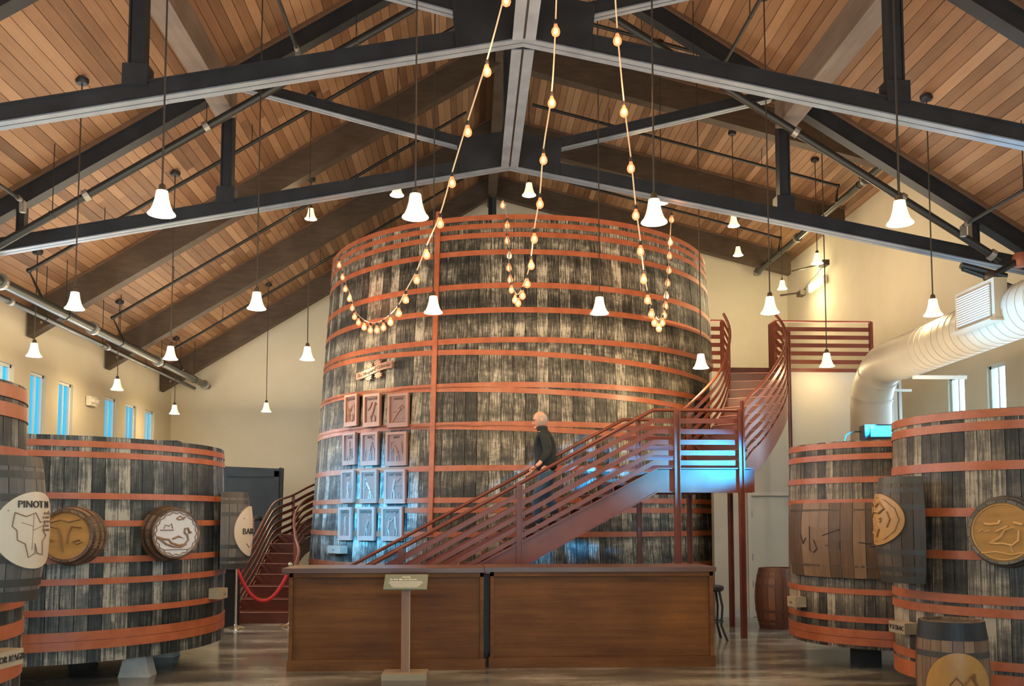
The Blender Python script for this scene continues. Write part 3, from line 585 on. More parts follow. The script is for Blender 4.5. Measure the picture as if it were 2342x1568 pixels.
oak=[(circ(.86,72),.007),([(-.55,.35),(-.3,.3),(-.2,.1),(-.15,-.3),(-.1,-.6)],.010),([(.55,.3),(.2,.35),(.1,.1),(.05,-.3)],.009),([(-.6,.5),(-.2,.6),(.1,.52),(.5,.62)],.009),([(.25,-.2),(.45,-.15),(.6,-.22),(.4,-.3),(.25,-.2)],.009),([(-.6,-.1),(-.45,-.2)],.01)]
bird=[(circ(.84,72),.006),([(-.35,-.35),(.0,-.35),(.25,-.4),(.42,-.25),(.45,.05),(.3,.15),(.05,.05),(-.05,-.15),(-.35,-.35)],.012),([(-.5,.25),(-.35,.22),(-.1,.25),(-.05,.35)],.014),([(.3,.28),(.55,.22)],.014),([(-.65,.0),(-.55,.08),(-.45,0),(-.35,.05)],.006),([(.2,-.42),(.25,-.6)],.006),([(-.2,.0),(.15,.18)],.010),([(-.6,-.65),(-.2,-.6),(.2,-.68),(.6,-.6)],.008)]
kp=P(401,1220,9.68); keg('barrel head with a pale carved duck, right one of two on the left vat',kp,(.92,-1,.02),.262,.36,'barrel','bhoop','silver',duck,'carve')
kp=P(152,1225,8.92); keg('barrel head carved in golden wood, left one of two on the left vat',kp,(.06,-1,.02),.255,.32,'barrel','bhoop','gold',oak,'goldd')
kp=P(2294,1216,7.40); keg('barrel head with birds carved in golden wood on the right edge vat',kp,(-.90,-1,.0),.272,.36,'barrelg','bhoop','gold',bird,'goldl')
# wide stave panel on the rear right vat
t=thing('stave_panel','wide panel of broad brown barrel staves with carving on the rear right vat','panel',(C2[0],C2[1],0))
pt=P(1900,1148,9.7).z; pb=P(1900,1325,9.7).z
def Rp(z): u=(z-pb)/(pt-pb)*2-1; return 1.16+.035*(1-u*u)
for i in range(12):
    a=R_(186+i*6.6); me=stave_mesh(int(360/6.6),pb,pt,Rp,.03,6); me.materials.append(M['barrel']); o=link('stave',me,t); o.rotation_euler=(0,0,a); o.scale=(1+random.uniform(-.004,.004),)*2+(1,)
for zz in(pt-.08,pb+.13): ring(Rp,zz,.02,0,0,R_(183),R_(262),.006,96).build('band',M['barreld'],t)
m=MB()
def wp(s,z,o=.012): a=R_(s); r=Rp(z)+o; return Vector((r*math.cos(a),r*math.sin(a),z))
zc=(pt+pb)/2
for pts in([(203,.15),(203,-.12),(206,-.14),(208,-.1),(206,.0)],[(212,.05),(222,.12)],[(214,-.06),(240,-.06)],[(222,-.02),(222,-.1)],[(232,-.02),(238,-.03)],[(196,.05),(198,-.05),(200,.02)]): m.tube([wp(s,zc+v,.004) for s,v in pts],.006,5)
m.build('carving',M['carved'],t)
# carved spigot boxes
def spig(lab,x,y,Y,w,rz,txt,h=.115,mt='oldgrey',post=None,hit=None):
    p=P(x,y,Y) if hit is None else vhit(x,y,hit[0],hit[1],.10)
    if hit is not None: rz=math.atan2(p.y-hit[0][1],p.x-hit[0][0])+PI/2
    t=thing('tap_box',lab,'tap box',p,rz); MB().box((0,.03,0),(w,.14,h)).build('block',M[mt],t)
    MB().box((.02,.12,-.01),(w*.4,.22,.06)).build('bracket',M['black'],t)
    if txt:
        me=textmesh(txt,h*.58,.004); me.materials.append(M['carved']); l=link('lettering',me,t); l.location=(0,-.042,0); l.rotation_euler=(R_(90),0,0)
    MB().tube([(0,-.03,-.0),(0,-.06,-.005)],.012,8).build('nail',M['clamp'],t)
    return t
spig('weathered carved block on the far left vat near the floor',12,1505,4.85,.235,R_(28),'OR MAGR',.095,hit=(NC,RN))
spig('pale carved block low between the two right vats',2060,1434,7.72,.27,R_(-24),'V S BRAC',.10,hit=(C1,R1))
spig('small weathered block low on the rear right vat',1817,1375,10.2,.18,R_(-50),'',hit=(C2,R2))
spig('small weathered block on the right side of the left vat',505,1356,10.4,.2,R_(30),'',hit=(LC,RL))
spig('tap box on the giant vat under the carved calendar panels',768,1256,15.6,.42,R_(-34),'',.13,'oldgrey',hit=(VC,RV))
# blue wash light on the rear right vat
bl=thing('wash_light','black box light with a glowing cyan front on top of the rear right vat','lamp',P(2011,1000,10.7)-Vector((0,0,.12))); bl.rotation_euler=(0,0,R_(-8))
MB().box((-.02,.06,.135),(.32,.24,.27)).build('housing',M['black'],bl); MB().box((.02,-.066,.19),(.27,.014,.13)).build('lens',M['cyan'],bl)
MB().tube([(-.40,.1,.03),(-.36,.1,.16),(-.28,.1,.2),(-.17,.1,.2)],.008,6).build('cable',M['black'],bl)
# ---------------------------------------------------------------- calendar panels
months=['JANUARY','FEBRUARY','MARCH','APRIL','MAY','JUNE','JULY','AUGUST','SEPTEMBER','OCTOBER','NOVEMBER','DECEMBER']
what=['bare vine and barrel','pruning hook and round pot','hand holding a pen','ladder and wheel','person pouring beside a vine','person bending at the vines','walking person with shoots','person bending over baskets','person at a press with a cart wheel','standing person with a cup','crouching person with a jug','two people facing each other']
def man(x,y,s,bend=0,arm=0,flip=1):
    f=flip; hip=(x,y-.02*s); sh=(x+f*bend*.22*s,y+.26*s-abs(bend)*.06*s); hd=(sh[0]+f*bend*.06*s,sh[1]+.09*s)
    return [([hip,sh],.021*s*2),([hd,(hd[0]+.001,hd[1]+.03*s)],.04*s),([hip,(x-.05*s,y-.18*s),(x-.07*s,y-.34*s)],.015*s*1.5),([hip,(x+.06*s,y-.17*s),(x+.05*s,y-.34*s)],.015*s*1.5),([sh,(sh[0]+f*.12*s,sh[1]-.12*s+arm*.1*s),(sh[0]+f*.24*s,sh[1]-.06*s+arm*.14*s)],.012*s*1.5)]
cc=lambda x,y,r:([(x+r*math.cos(2*PI*j/14),y+r*math.sin(2*PI*j/14)) for j in range(15)],.012)
rel=[
 [([(-.25,-.38),(-.24,-.1),(-.3,.1)],.016),([(-.24,-.1),(-.1,.12)],.012),([(-.24,-.02),(-.34,.15)],.012),([(-.24,-.05),(0,.05),(.05,.2)],.012),([(.2,-.3),(.28,0),(.22,.25)],.014),cc(0,-.2,.14)],
 [([(-.1,-.2),(.1,.0),(.2,.28),(.28,.22)],.02),cc(.08,-.24,.13),([(-.25,.05),(-.1,.15),(0,.3)],.016),([(-.3,-.35),(.3,-.35)],.012)],
 [([(-.3,-.3),(-.1,-.1),(.15,.1)],.022),([(-.3,.0),(0,.02),(.15,.1)],.012),([(-.3,-.2),(.3,-.22)],.01),([(.0,.1),(.2,.2),(.3,.1)],.012)]+[([(-.3+.12*i,-.4),(-.25+.12*i,-.3)],.01) for i in range(6)],
 [([(-.05,-.38),(0,.3)],.02),cc(.18,-.1,.15),([(-.3,-.38),(-.1,-.2),(0,-.1)],.014),cc(.18,-.1,.06)],
 man(0,.02,1,.5,-1)+[([(-.35,-.35),(-.25,0)],.012),([(.3,-.35),(.28,.05)],.012),([(-.35,-.4),(.35,-.4)],.012)],
 man(.05,-.05,1,.9,-1,-1)+[([(-.28,-.38),(-.28,.25)],.014),([(-.2,-.38),(-.18,.15)],.012),([(.3,-.1),(.25,.25)],.012)],
 man(0,-.05,1,.3,.2)+[([(.2,-.1),(.33,.1)],.012),([(.2,0),(.33,.2)],.012)],
 man(.08,-.05,1,.9,-.8,-1)+[cc(.2,-.3,.06),cc(0,-.33,.05),([(-.3,-.38),(-.3,.35)],.014)],
 man(-.1,-.0,1.1,.35,.6)+[cc(.24,-.26,.12),([(-.0,.08),(.35,.08)],.016),([(.15,-.26),(.33,-.26)],.01),([(.24,-.36),(.24,-.16)],.01)],
 man(0,0,1,.1,1.2)+[([(-.2,.35),(-.3,.2)],.01)],
 man(0,-.05,1.1,.7,-.2)+[([(.2,-.3),(.3,-.1)],.014),([(-.3,-.38),(.3,-.4)],.014)],
 man(-.2,-.1,.9,.3,1)+man(.18,0,1,.1,.4,-1)+[([(.25,-.38),(.25,-.2),(.35,-.2),(.35,-.38)],.012),cc(-.28,.28,.05)]]
colx=[[804,851,911],[800,846,907],[796,844,904],[790,838,897]]; rowy=[938,1026,1112,1197]
for r in range(4):
    for c in range(3):
        k=r*3+c; p=vhit(colx[r][c],rowy[r],extra=.06); az=math.atan2(p.y-VC[1],p.x-VC[0]); W=[.375,.40,.42][c]; H=.555
        t=thing('carved_relief','carved wooden calendar relief lettered %s, %s'%(months[k].capitalize(),what[k]),'carving',p,az+PI/2,'calendar reliefs on the giant vat')
        MB().box((0,.02,0),(W-.01,.04,H-.01)).build('board',M['panel2'],t)
        f=MB(); bw=.045
        f.box((-W/2+bw/2,-.012,0),(bw,.03,H)).box((W/2-bw/2,-.012,0),(bw,.03,H)).box((0,-.012,H/2-bw/2),(W-2*bw,.03,bw)).box((0,-.012,-H/2+bw/2+.015),(W-2*bw,.03,bw+.03)); f.build('frame',M['panel'],t)
        MB().box((0,.045,0),(W*.6,.05,H*.8)).build('mount',M['black'],t)
        m=MB()
        for pts,rr in rel[k]: m.tube([(a*W*.95,-.008,b*H*.95-.02) for a,b in pts],rr*.55,6)
        m.build('relief',M['panel'],t,True)
        me=textmesh(months[k],.052,.006); me.materials.append(M['paneld']); l=link('lettering',me,t); l.location=(0,-.008,H/2-.085); l.rotation_euler=(R_(90),0,0); 
        if k in(8,): l.scale=(.95,1,1)
# carved banner
p=vhit(855,847,extra=.05); az=math.atan2(p.y-VC[1],p.x-VC[0]); bn=thing('carved_banner','carved wooden ribbon banner with vine leaves and script lettering on the giant vat','sign',p,az+PI/2)
def bz(x): return .05*x/.42+.02*math.sin(x*6)
Rb=RV(p.z)+.05
def bmap(x,y,z): a=x/Rb; return Vector((Rb*math.sin(a),Rb*(1-math.cos(a))-y,z))
m=MB(); N=24
tp=[];bt=[]
for i in range(N+1): x=-.44+.88*i/N; tp.append((x,bz(x)+.06)); bt.append((x,bz(x)-.06))
poly=tp+[(.40,bz(.44))]+bt[::-1]+[(-.40,bz(-.44))]
for i in range(N):
    q=[tp[i],tp[i+1],bt[i+1],bt[i]]; m.prism([bmap(a,0,b) for a,b in q],(0,0,0),(0,-.03,0))
m.build('ribbon',M['panel'],bn)
m=MB()
for cx,cz,sg in((-.12,-.11,1),(.12,-.09,1),(.1,.12,-1),(-.1,.1,-1)):
    pts=[]
    for j in range(16): a=2*PI*j/16; rr=.085*(1 if j%2 else .62); pts.append(bmap(cx+rr*math.cos(a)*1.2,0,cz+rr*math.sin(a)*.8))
    m.prism(pts,(0,.01,0),(0,-.018,0))
m.build('leaves',M['panel'],bn)
me=textmesh('The Vineyard Calendar',.088,.004,shear=.3)
for v in me.vertices: q=bmap(v.co.x*1.0,.034+v.co.z,v.co.y+bz(v.co.x)); v.co=q
me.materials.append(M['paneld']); link('lettering',me,bn)
# ---------------------------------------------------------------- counter and sign
yaw=0
def counter(lab,x0,x1,Y,ztop,topx0,topx1):
    a=P(x0,1500,Y).x; b=P(x1,1500,Y).x; t=thing('counter',lab,'counter',((a+b)/2,Y,0)); w=b-a
    ta=P(topx0,1305,Y).x-(a+b)/2; tb=P(topx1,1305,Y).x-(a+b)/2
    MB().box((0,.36,(ztop-.05)/2+.03),(w,.68,ztop-.11)).build('carcass',M['counter'],t)
    fr=MB().box((-w/2+.02,-.008,(ztop)/2),(.04,.03,ztop-.1)).box((w/2-.02,-.008,ztop/2),(.04,.03,ztop-.1)).box((0,-.008,ztop-.075),(w,.03,.045)); fr.build('face_frame',M['counter'],t)
    MB().box((0,-.012,.06),(w+.03,.05,.12)).box((-w/2-.005,.35,.06),(.03,.7,.12)).box((w/2+.005,.35,.06),(.03,.7,.12)).build('plinth',M['counter'],t)
    MB().box(((ta+tb)/2,.34,ztop-.025),(tb-ta,.76,.05)).box(((ta+tb)/2,.34,ztop-.058),(tb-ta-.04,.72,.018)).build('worktop',M['ctop'],t)
    return t
ZT=P(900,1299,10.15).z
ct=counter('left section of the mahogany counter, behind the wooden sign stand',660,1106,10.2,ZT,646,1107)
ct2=counter('right longer section of the mahogany counter, under the staircase',1121,1632,10.3,ZT,1108,1636)
t=thing('gap_shade','black strip painted as the shade in the gap between the two counter sections','post',(P(1113,1400,10.35).x,10.42,0)); MB().box((0,.1,ZT/2-.03),(.055,.1,ZT-.12)).build('panel',M['black'],t); MB().tube([(0,-.05,0),(0,-.05,.09)],.02,8).build('bolt',M['steelp'],t)  # black strip put in as the shade between the counter sections
sg_=thing('sign_stand','wooden sign stand with a grey green plaque before the left counter section','sign stand',(P(927,1535,9.72).x,9.72,0),R_(-1))
MB().box((0,0,.03),(.46,.34,.06)).build('base',M['oldgrey'],sg_); MB().box((0,0,.50),(.085,.085,.88)).build('post',M['post'],sg_); MB().box((.044,-.030,.50),(.010,.03,.88)).build('post_edge',M['oldgrey'],sg_)
pl=MB(); tl=R_(38); 
pq=link('plaque_mount',None,sg_) if False else None
mR=Matrix.Rotation(-R_(52)+R_(90),3,'X')
pr=MB().box((0,0,0),(.45,.25,.014)).build('plaque',M['plaque'],sg_); pr.location=(0,-.01,.985); pr.rotation_euler=(R_(34),0,0)
MB().box((.0,.075,.0078),(.09,.010,.001)).build('print_line',M['gold_t'],pr)
for s,yy_,sz,mt in(('In the Barrel Room',.035,.036,'white_t'),):
    me=textmesh(s,sz,.0015,shear=.25 if mt=='white_t' else 0); me.materials.append(M[mt]); l=link('lettering',me,pr); l.location=(0 if mt=='gold_t' else -.03,yy_,.008)
for i,wd in enumerate((.34,.36,.32,.30,.26)): MB().box((0,.0-.022*i,.0078),(wd,.006,.001)).build('print_line',M['white_t'],pr)
# ---------------------------------------------------------------- staircase
def slope_rail(par,path,heights,cap=True,bt=.07,hr=.85):
    for i,h in enumerate(heights): MB().ribbon(path,h-bt/2,h+bt/2,.012).build('rail_bar',M['rail'],par)
    if cap: MB().tube([Vector(p)+Vector((0,0,hr)) for p in path],.024,10).build('handrail',M['rail'],par,True)
HB=(.11,.25,.40,.55,.70)
stair=thing('staircase','oxblood steel staircase rising right to a landing and curving up to the loft','staircase',(0,0,0))
PZ=P(1600,1076,12.7).z; XN0=P(1503,1074,12.7).x; XN1=P(1690,1076,12.7).x; YN,YFa=12.7,13.78; sl=.538
XB=XN0-PZ/sl; nst=14; rise=PZ/nst; run=(XN0-XB)/nst
tm=MB().box((0,0,-.02),(run+.03,YFa-YN-.04,.04)).mesh('tread'); tm.materials.append(M['tread'])
rm=MB().box((0,0,0),(.02,YFa-YN-.04,rise)).mesh('riser'); rm.materials.append(M['tread'])
for i in range(nst-1):
    o=link('tread',tm,stair); o.location=(XB+run*(i+.5),(YN+YFa)/2,rise*(i+1)); nn_=MB().box((-run/2-.01,0,.002),(.03,YFa-YN-.05,.012)).build('nosing',M['nose'],o); o=link('riser',rm,stair); o.location=(XB+run*i,(YN+YFa)/2,rise*(i+.5))
MB().box(((XN0+XN1)/2+.02,(YN+YFa)/2,PZ-.03),(XN1-XN0+.1,YFa-YN-.04,.05)).build('landing',M['tread'],stair)
SD=.31
for y in(YN,YFa):
    pts=[Vector((XB-.05,y,0.0)),Vector((XB-.05,y,.05)),Vector((XN0,y,PZ+.03)),Vector((XN0,y,PZ-.30)),Vector((XB+.62,y,0))]
    s=MB().prism(pts,(0,-.012,0),(0,.012,0)); s.beam((XB,y-.02,.04),(XN0,y-.02,PZ+.03),.06,.015); s.beam((XB+.62,y-.02,.01),(XN0,y-.02,PZ-.295),.06,.015); s.build('stringer',M['rail'],stair)
    X1=XN1+.17 if y==YN else XN1-.35
    s=MB().box(((XN0+X1)/2,y,PZ-.135),(X1-XN0,.024,.33)).box(((XN0+X1)/2,y-.02,PZ+.03),(X1-XN0,.06,.015)).box(((XN0+X1)/2,y-.02,PZ-.30),(X1-XN0,.06,.015)); s.build('landing_beam',M['rail'],stair)
MB().box((XN1+.16,YN+.02,PZ-.13),(.11,.06,.34)).build('bracket',M['rail'],stair)
near=[(XB+.1,YN,.03),(XN0-.05,YN,PZ+.0),(XN0+.02,YN,PZ),(XN1-.0,YN,PZ)]
for h in HB: MB().ribbon([Vector(p) for p in near],h-.035,h+.035,.012).build('rail_bar',M['rail'],stair)
MB().tube([Vector(p)+Vector((0,0,.85)) for p in near],.026,10).build('handrail',M['rail'],stair,True)
far=[(XB+.1,YFa,.03),(P(1425,950,YFa).x,YFa,PZ),(P(1550,950,YFa).x,YFa,PZ)]
far[0]=(far[1][0]-(PZ-.03)/sl,YFa,.03)
for h in HB: MB().ribbon([Vector(p) for p in far],h-.035,h+.035,.012).build('rail_bar',M['rail'],stair)
MB().tube([Vector(p)+Vector((0,0,.83)) for p in far],.026,10).build('handrail',M['rail'],stair,True)
def post(x,y,z0,z1,w=.075,par=None):
    MB().box((x-w/2+.006,y,(z0+z1)/2),(.012,w,z1-z0)).box((x+w/2-.006,y,(z0+z1)/2),(.012,w,z1-z0)).box((x,y,(z0+z1)/2),(w-.02,.012,z1-z0)).build('post',M['rail'],par or stair)
post(P(1550,1200,YN-.03).x,YN-.04,0,PZ+.84,.085); post(P(1697,1200,YN-.03).x,YN-.04,0,PZ+.86,.075)
xs=P(1188,1200,YN).x; post(xs,YN-.03,.0+PZ-sl*(XN0-xs)-.33,PZ-sl*(XN0-xs)+.84,.08); 
xs=XB+.75; post(xs,YN-.03,0,sl*.75+.84,.08)
for px,Y,yt in((1463,YFa+.02,950),(1578,YFa+.02,950),(1672,14.12,1127)): post(P(px,1250,Y).x,Y,0,P(px,yt,Y).z,.07)
# curved flight
OUT=[(1690,943,12.7),(1712,908,12.85),(1735,886,13.05),(1757,860,13.35),(1780,826,13.8),(1794,797,14.2),(1798,770,14.6),(1790,741,14.98),(1774,720,15.28)]
INN=[(1550,948,13.75),(1590,912,13.95),(1620,882,14.15),(1642,856,14.35),(1655,830,14.5),(1664,800,14.65),(1669,772,14.82),(1667,744,15.03),(1655,718,15.28)]
def cr_spline(pts,n):
    o=[]; k=len(pts)
    for i in range(k-1):
        p0,p1,p2,p3=[Vector(pts[max(0,min(k-1,j))]) for j in(i-1,i,i+1,i+2)]
        for s in range(n):
            t=s/n; o.append(.5*((2*p1)+(-p0+p2)*t+(2*p0-5*p1+4*p2-p3)*t*t+(-p0+3*p1-3*p2+p3)*t**3))
    o.append(Vector(pts[-1])); return o
ro=cr_spline([P(*q) for q in OUT],4); ri=cr_spline([P(*q) for q in INN],4)
ro=[p-Vector((0,0,.85)) for p in ro]; ri=[p-Vector((0,0,.85)) for p in ri]
ro[0].z=PZ
for path,nm in((ro,'o'),(ri,'i')):
    for h in HB: MB().ribbon(path,h-.035,h+.035,.012).build('rail_bar',M['rail'],stair)
    MB().tube([p+Vector((0,0,.85)) for p in path],.024,10).build('handrail',M['rail'],stair,True)
    MB().ribbon(path,-.30,.04,.024).build('stringer',M['rail'],stair)
n=len(ro)-1; ns=11
def at(path,u): u=max(0,min(.9999,u))*n; i=int(u); return path[i].lerp(path[i+1],u-i)
for k in range(ns):
    zt=PZ+(LZ-PZ)*(k+1)/(ns+1)
    def findz(path,z):
        for i in range(n):
            if path[i].z<=z<=path[i+1].z and path[i+1].z>path[i].z: return (i+(z-path[i].z)/(path[i+1].z-path[i].z))/n
        return 1.0
    u0=findz(ro,zt-(LZ-PZ)/(ns+1)); u1=findz(ro,zt)+.06; i0=findz(ri,zt-(LZ-PZ)/(ns+1)); i1=findz(ri,zt)+.06
    if k==0: u0=0;i0=0
    a,b,c,d_=at(ro,u0),at(ro,u1),at(ri,i1),at(ri,i0)
    q=[Vector((v.x,v.y,zt)) for v in(a,b,c,d_)]
    tr_=MB().prism(q,(0,0,-.035),(0,0,0)).build('tread',M['tread'],stair); MB().beam(q[3]+Vector((0,-.004,.002)),q[0]+Vector((0,-.004,.002)),.03,.012).build('nosing',M['nose'],tr_)
    h=(LZ-PZ)/(ns+1); e=(q[0]-q[3]).normalized(); nn=Vector((-e.y,e.x,0))*.01
    MB().prism([q[0]-nn,q[3]-nn,q[3]+nn,q[0]+nn],(0,0,-h),(0,0,-.01)).build('riser',M['tread'],stair)
h=(LZ-PZ)/(ns+1); a=ro[-1]; b=ri[-1]; MB().box(((a.x+b.x)/2,LY-.05,LZ-h/2-.03),(a.x-b.x,.02,h+.06)).build('riser',M['tread'],stair)
for px,yt,Y,yb in((1803,760,14.75,1145),(1697,919,12.72,1000)):
    p=P(px,yt,Y); post(p.x,Y+.0,0 if px==1803 else PZ,p.z+.02,.05)
# loft railing
lr=thing('loft_railing','dark red steel railing along the loft edge, right of the stair head','railing',(0,0,0))
xa,xb=P(1772,718,LY).x,P(1992,718,LY).x
lp=[Vector((xa,LY+.02,LZ)),Vector((xb,LY+.02,LZ))]; HL=(.12,.265,.405,.545,.685)
for h in HL: MB().ribbon(lp,h-.035,h+.035,.012).build('rail_bar',M['rail'],lr)
MB().beam(lp[0]+Vector((0,0,.82)),lp[1]+Vector((0,0,.82)),.05,.025).build('handrail',M['rail'],lr)
for x in(xa,xb): MB().box((x,LY+.03,LZ+.41),(.05,.07,.82)).build('post',M['rail'],lr)
MB().box((xa-.015,LY+.15,LZ+.41),(.015,.3,.82)).build('post',M['rail'],lr)
l2=thing('loft_railing','short dark red railing left of the stair head, beside the giant vat','railing',(0,0,0))
xa2,xb2=P(1626,718,LY).x,P(1652,718,LY).x
lp=[Vector((xa2,LY+.02,LZ)),Vector((xb2,LY+.02,LZ))]
for h in HL: MB().ribbon(lp,h-.04,h+.03,.012).build('rail_bar',M['rail'],l2)
MB().beam(lp[0]+Vector((0,0,.82)),lp[1]+Vector((0,0,.82)),.05,.025).build('handrail',M['rail'],l2); MB().box((xb2,LY+.03,LZ+.41),(.055,.07,.82)).build('post',M['rail'],l2)
# left staircase winding behind the vat
ls=thing('staircase','narrow curving oxblood staircase left of the giant vat behind the red rope','staircase',(0,0,0))
Lo=[(-3.72,14.8,.0),(-3.76,15.7,.27),(-3.80,16.6,.50),(-3.87,17.7,.84),(-3.95,18.9,1.12),(-3.86,20.3,1.30),(-3.56,21.0,1.54),(-3.0,22.0,1.85),(-2.2,22.9,2.2)]
Li=[(-2.78,14.8,.0),(-2.84,15.5,.25),(-3.05,16.3,.47),(-3.28,17.4,.84),(-3.34,18.6,1.12),(-3.24,19.6,1.30),(-3.02,20.3,1.54),(-2.5,21.2,1.85),(-1.8,22.0,2.2)]
lo=cr_spline(Lo,4); li=cr_spline(Li,4)
for path in(lo,li):
    for h in HB: MB().ribbon(path,h-.035,h+.035,.012).build('rail_bar',M['rail'],ls)
    MB().tube([p+Vector((0,0,.86)) for p in path],.024,10).build('handrail',M['rail'],ls,True); MB().ribbon(path,-.24,.05,.024).build('stringer',M['rail'],ls)
n=len(lo)-1
for k in range(13):
    z=.165*(k+1)
    def fz(path,z):
        for i in range(n):
            if path[i].z<=z<=path[i+1].z: return (i+(z-path[i].z)/(path[i+1].z-path[i].z))/n
        return 1.0
    a,b,c,d_=at(lo,fz(lo,z-.165)),at(lo,fz(lo,z)+.03),at(li,fz(li,z)+.03),at(li,fz(li,z-.165))
    q=[Vector((v.x,v.y,z)) for v in(a,b,c,d_)]
    tr_=MB().prism(q,(0,0,-.03),(0,0,0)).build('tread',M['tread'],ls); MB().beam(q[3]+Vector((0,-.004,.002)),q[0]+Vector((0,-.004,.002)),.03,.012).build('nosing',M['nose'],tr_)
    e=(q[0]-q[3]).normalized(); nn=Vector((-e.y,e.x,0))*.01; MB().prism([q[0]-nn,q[3]-nn,q[3]+nn,q[0]+nn],(0,0,-.165),(0,0,-.01)).build('riser',M['tread'],ls)
for i in(0,20): p=lo[i]; MB().box((p.x,p.y,(p.z+.85)/2 if i==0 else p.z+.42),(.06,.06,p.z+.85 if i==0 else .86)).build('post',M['rail'],ls)
p=lo[0]; MB().box((p.x-.02,p.y-.02,.42),(.13,.03,.84)).build('newel_plate',M['rail'],ls)
# dark slab and pedestal
t=thing('slab','tall dark weathered wooden slab leaning by the back wall behind the left vat','slab',(P(580,1300,22.5).x,22.5,0)); x0=P(513,1068,22.5).x-t.location.x; x1=P(645,1068,22.5).x-t.location.x; zt=P(580,1068,22.5).z
MB().prism([Vector(q) for q in((x0,0,0),(x1-.08,0,0),(x1,0,zt*.6),(x1+.02,0,zt-.02),(x1-.05,0,zt),(x1-.08,0,zt-.03),(x0,0,zt+.02))],(0,0,0),(0,.14,0)).build('board',M['slab'],t)
MB().box((x1-.12,-.02,zt/2),(.12,.03,zt-.1)).box(((x0+x1)/2,-.02,zt-.16),(x1-x0-.1,.03,.14)).build('batten',M['slab'],t)
t=thing('cabinet','low dark box standing before the dark slab','cabinet',(P(605,1300,21.5).x,21.5,0)); zc=P(600,1190,21.5).z
MB().box((0,0,zc/2),(.62,.5,zc)).build('body',M['black'],t); MB().box((0,-.26,zc/2),(.5,.02,zc-.12)).build('door',M['slab'],t); MB().lathe([(.13,zc),(.15,zc+.03),(.11,zc+.09),(.0,zc+.13)],16,(-.2,0,0)).build('dome',M['slab'],t)
t=thing('pedestal','black pedestal under the small half barrel beside the rope stanchion','pedestal',(P(525,1400,14.36).x,14.36,0)); zp=P(528,1300,14.36).z
MB().box((0,0,zp/2),(.24,.26,zp)).build('body',M['black'],t); MB().box((0,0,zp+.01),(.34,.34,.03)).build('top',M['slab'],t)
# stanchions and rope
def stan(lab,x,Y):
    p=P(x,1430,Y); t=thing('rope_stanchion',lab,'stanchion',(p.x,Y,0),0); MB().lathe([(.155,0),(.155,.015),(.12,.03),(.03,.05),(.02,.07)],28).build('base',M['steelp'],t,True); MB().lathe([(.021,.05),(.021,.92)],14).build('pole',M['steelp'],t,True)
    MB().lathe([(.021,.9),(.035,.92),(.035,.95),(.02,.97),(.0,.99)],16,close=False).build('finial',M['steelp'],t,True); return Vector((p.x,Y,.90))
a=stan('brass rope stanchion between the left vat and the rear staircase',539,14.1); b=stan('brass rope stanchion half hidden by the left counter section',662,14.35)
pts=[]
for i in range(21): u=i/20; p=a.lerp(b,u); p.z-=.50*(1-(2*u-1)**2); pts.append(p)
t=thing('velvet_rope','red rope sagging between two brass stanchions before the rear staircase','rope',a); MB().tube([p-a for p in pts],.026,10).build('rope',M['rope'],t,True)
for p in(pts[0],pts[-1]): MB().ell(p-a+Vector((0,0,.0)),(.03,.03,.045),8,6).build('hook',M['steelp'],t)
# stool
t=thing('stool','black stool half hidden behind the right end of the counter','stool',(P(1628,1455,12.55).x,12.55,0)); 
MB().lathe([(.15,.66),(.17,.68),(.17,.72),(.15,.735)],24).build('seat',M['black'],t,True)
for a_ in range(4):
    q=R_(45+90*a_); MB().tube([(.12*math.cos(q),.12*math.sin(q),.68),(.17*math.cos(q),.17*math.sin(q),.45),(.15*math.cos(q),.15*math.sin(q),.2),(.24*math.cos(q),.24*math.sin(q),.0)],[.018,.016,.015,.018],8).build('leg',M['black'],t,True)
m=MB(); m.tube([(.155*math.cos(2*PI*j/20),.155*math.sin(2*PI*j/20),.25) for j in range(21)],.010,6); m.build('foot_ring',M['black'],t)
# ---------------------------------------------------------------- duct, wall fixtures
dt=thing('air_duct','big cream spiral duct rising by the loft wall and turning along the right wall','duct',(0,0,0))
pts=[Vector((6.45,14.45,z)) for z in(0.0,1,2,2.9)]; c0=Vector((6.45,13.85,2.95+.35))
for i in range(1,9): a=PI/2*i/8; pts.append(Vector((6.45,13.75+.7*math.cos(a),3.30+.75*math.sin(a))))
for y in(12.5,10.5,8.5,6.5,4.5): pts.append(Vector((6.5,y,4.05+.015*(13.75-y))))
MB().tube(pts,.315,28).build('tube',M['duct'],dt,True)
def ringat(p,dv,r,w): d=Vector(dv).normalized(); return MB().tube([Vector(p)-d*w,Vector(p)+d*w],r,28)
m=MB(); y=13.4
while y>4.6: m.tube([Vector((6.5,y,4.05+.015*(13.75-y)))+Vector((0,.008,0)),Vector((6.5,y,4.05+.015*(13.75-y)))-Vector((0,.008,0))],.3215,28); y-=.16
m.build('spiral_seam',M['duct'],dt,True)
for p,dv in((pts[5],pts[6]-pts[4]),(pts[8],pts[9]-pts[7]),(pts[2],(0,0,1)),(pts[3],(0,0,1))): ringat(p,dv,.326,.012).build('joint',M['duct'],dt)
gx,gy=6.10,P(2318,700,10.9).y
gr=MB().box((6.2,10.75,4.22),(.16,.86,.50)).build('grille_box',M['duct'],dt)
MB().box((6.112,10.75,4.22),(.012,.74,.40)).build('grille_back',M['clamp'],gr)
m=MB()
for i in range(13): m.box((6.105,10.75,4.045+.029*i),(.02,.72,.012))
m.build('louvres',M['white'],gr)
MB().box((6.15,10.75,3.965),(.20,.9,.02)).build('lip',M['duct'],gr)
for y in(13.1,9.4): MB().box((6.9,y,3.72),(.8,.05,.05)).build('hanger',M['white'],dt)
t=thing('duct_stand','grey steel channel frame beside the duct riser','frame',(P(2048,950,14.95).x,14.95,0))
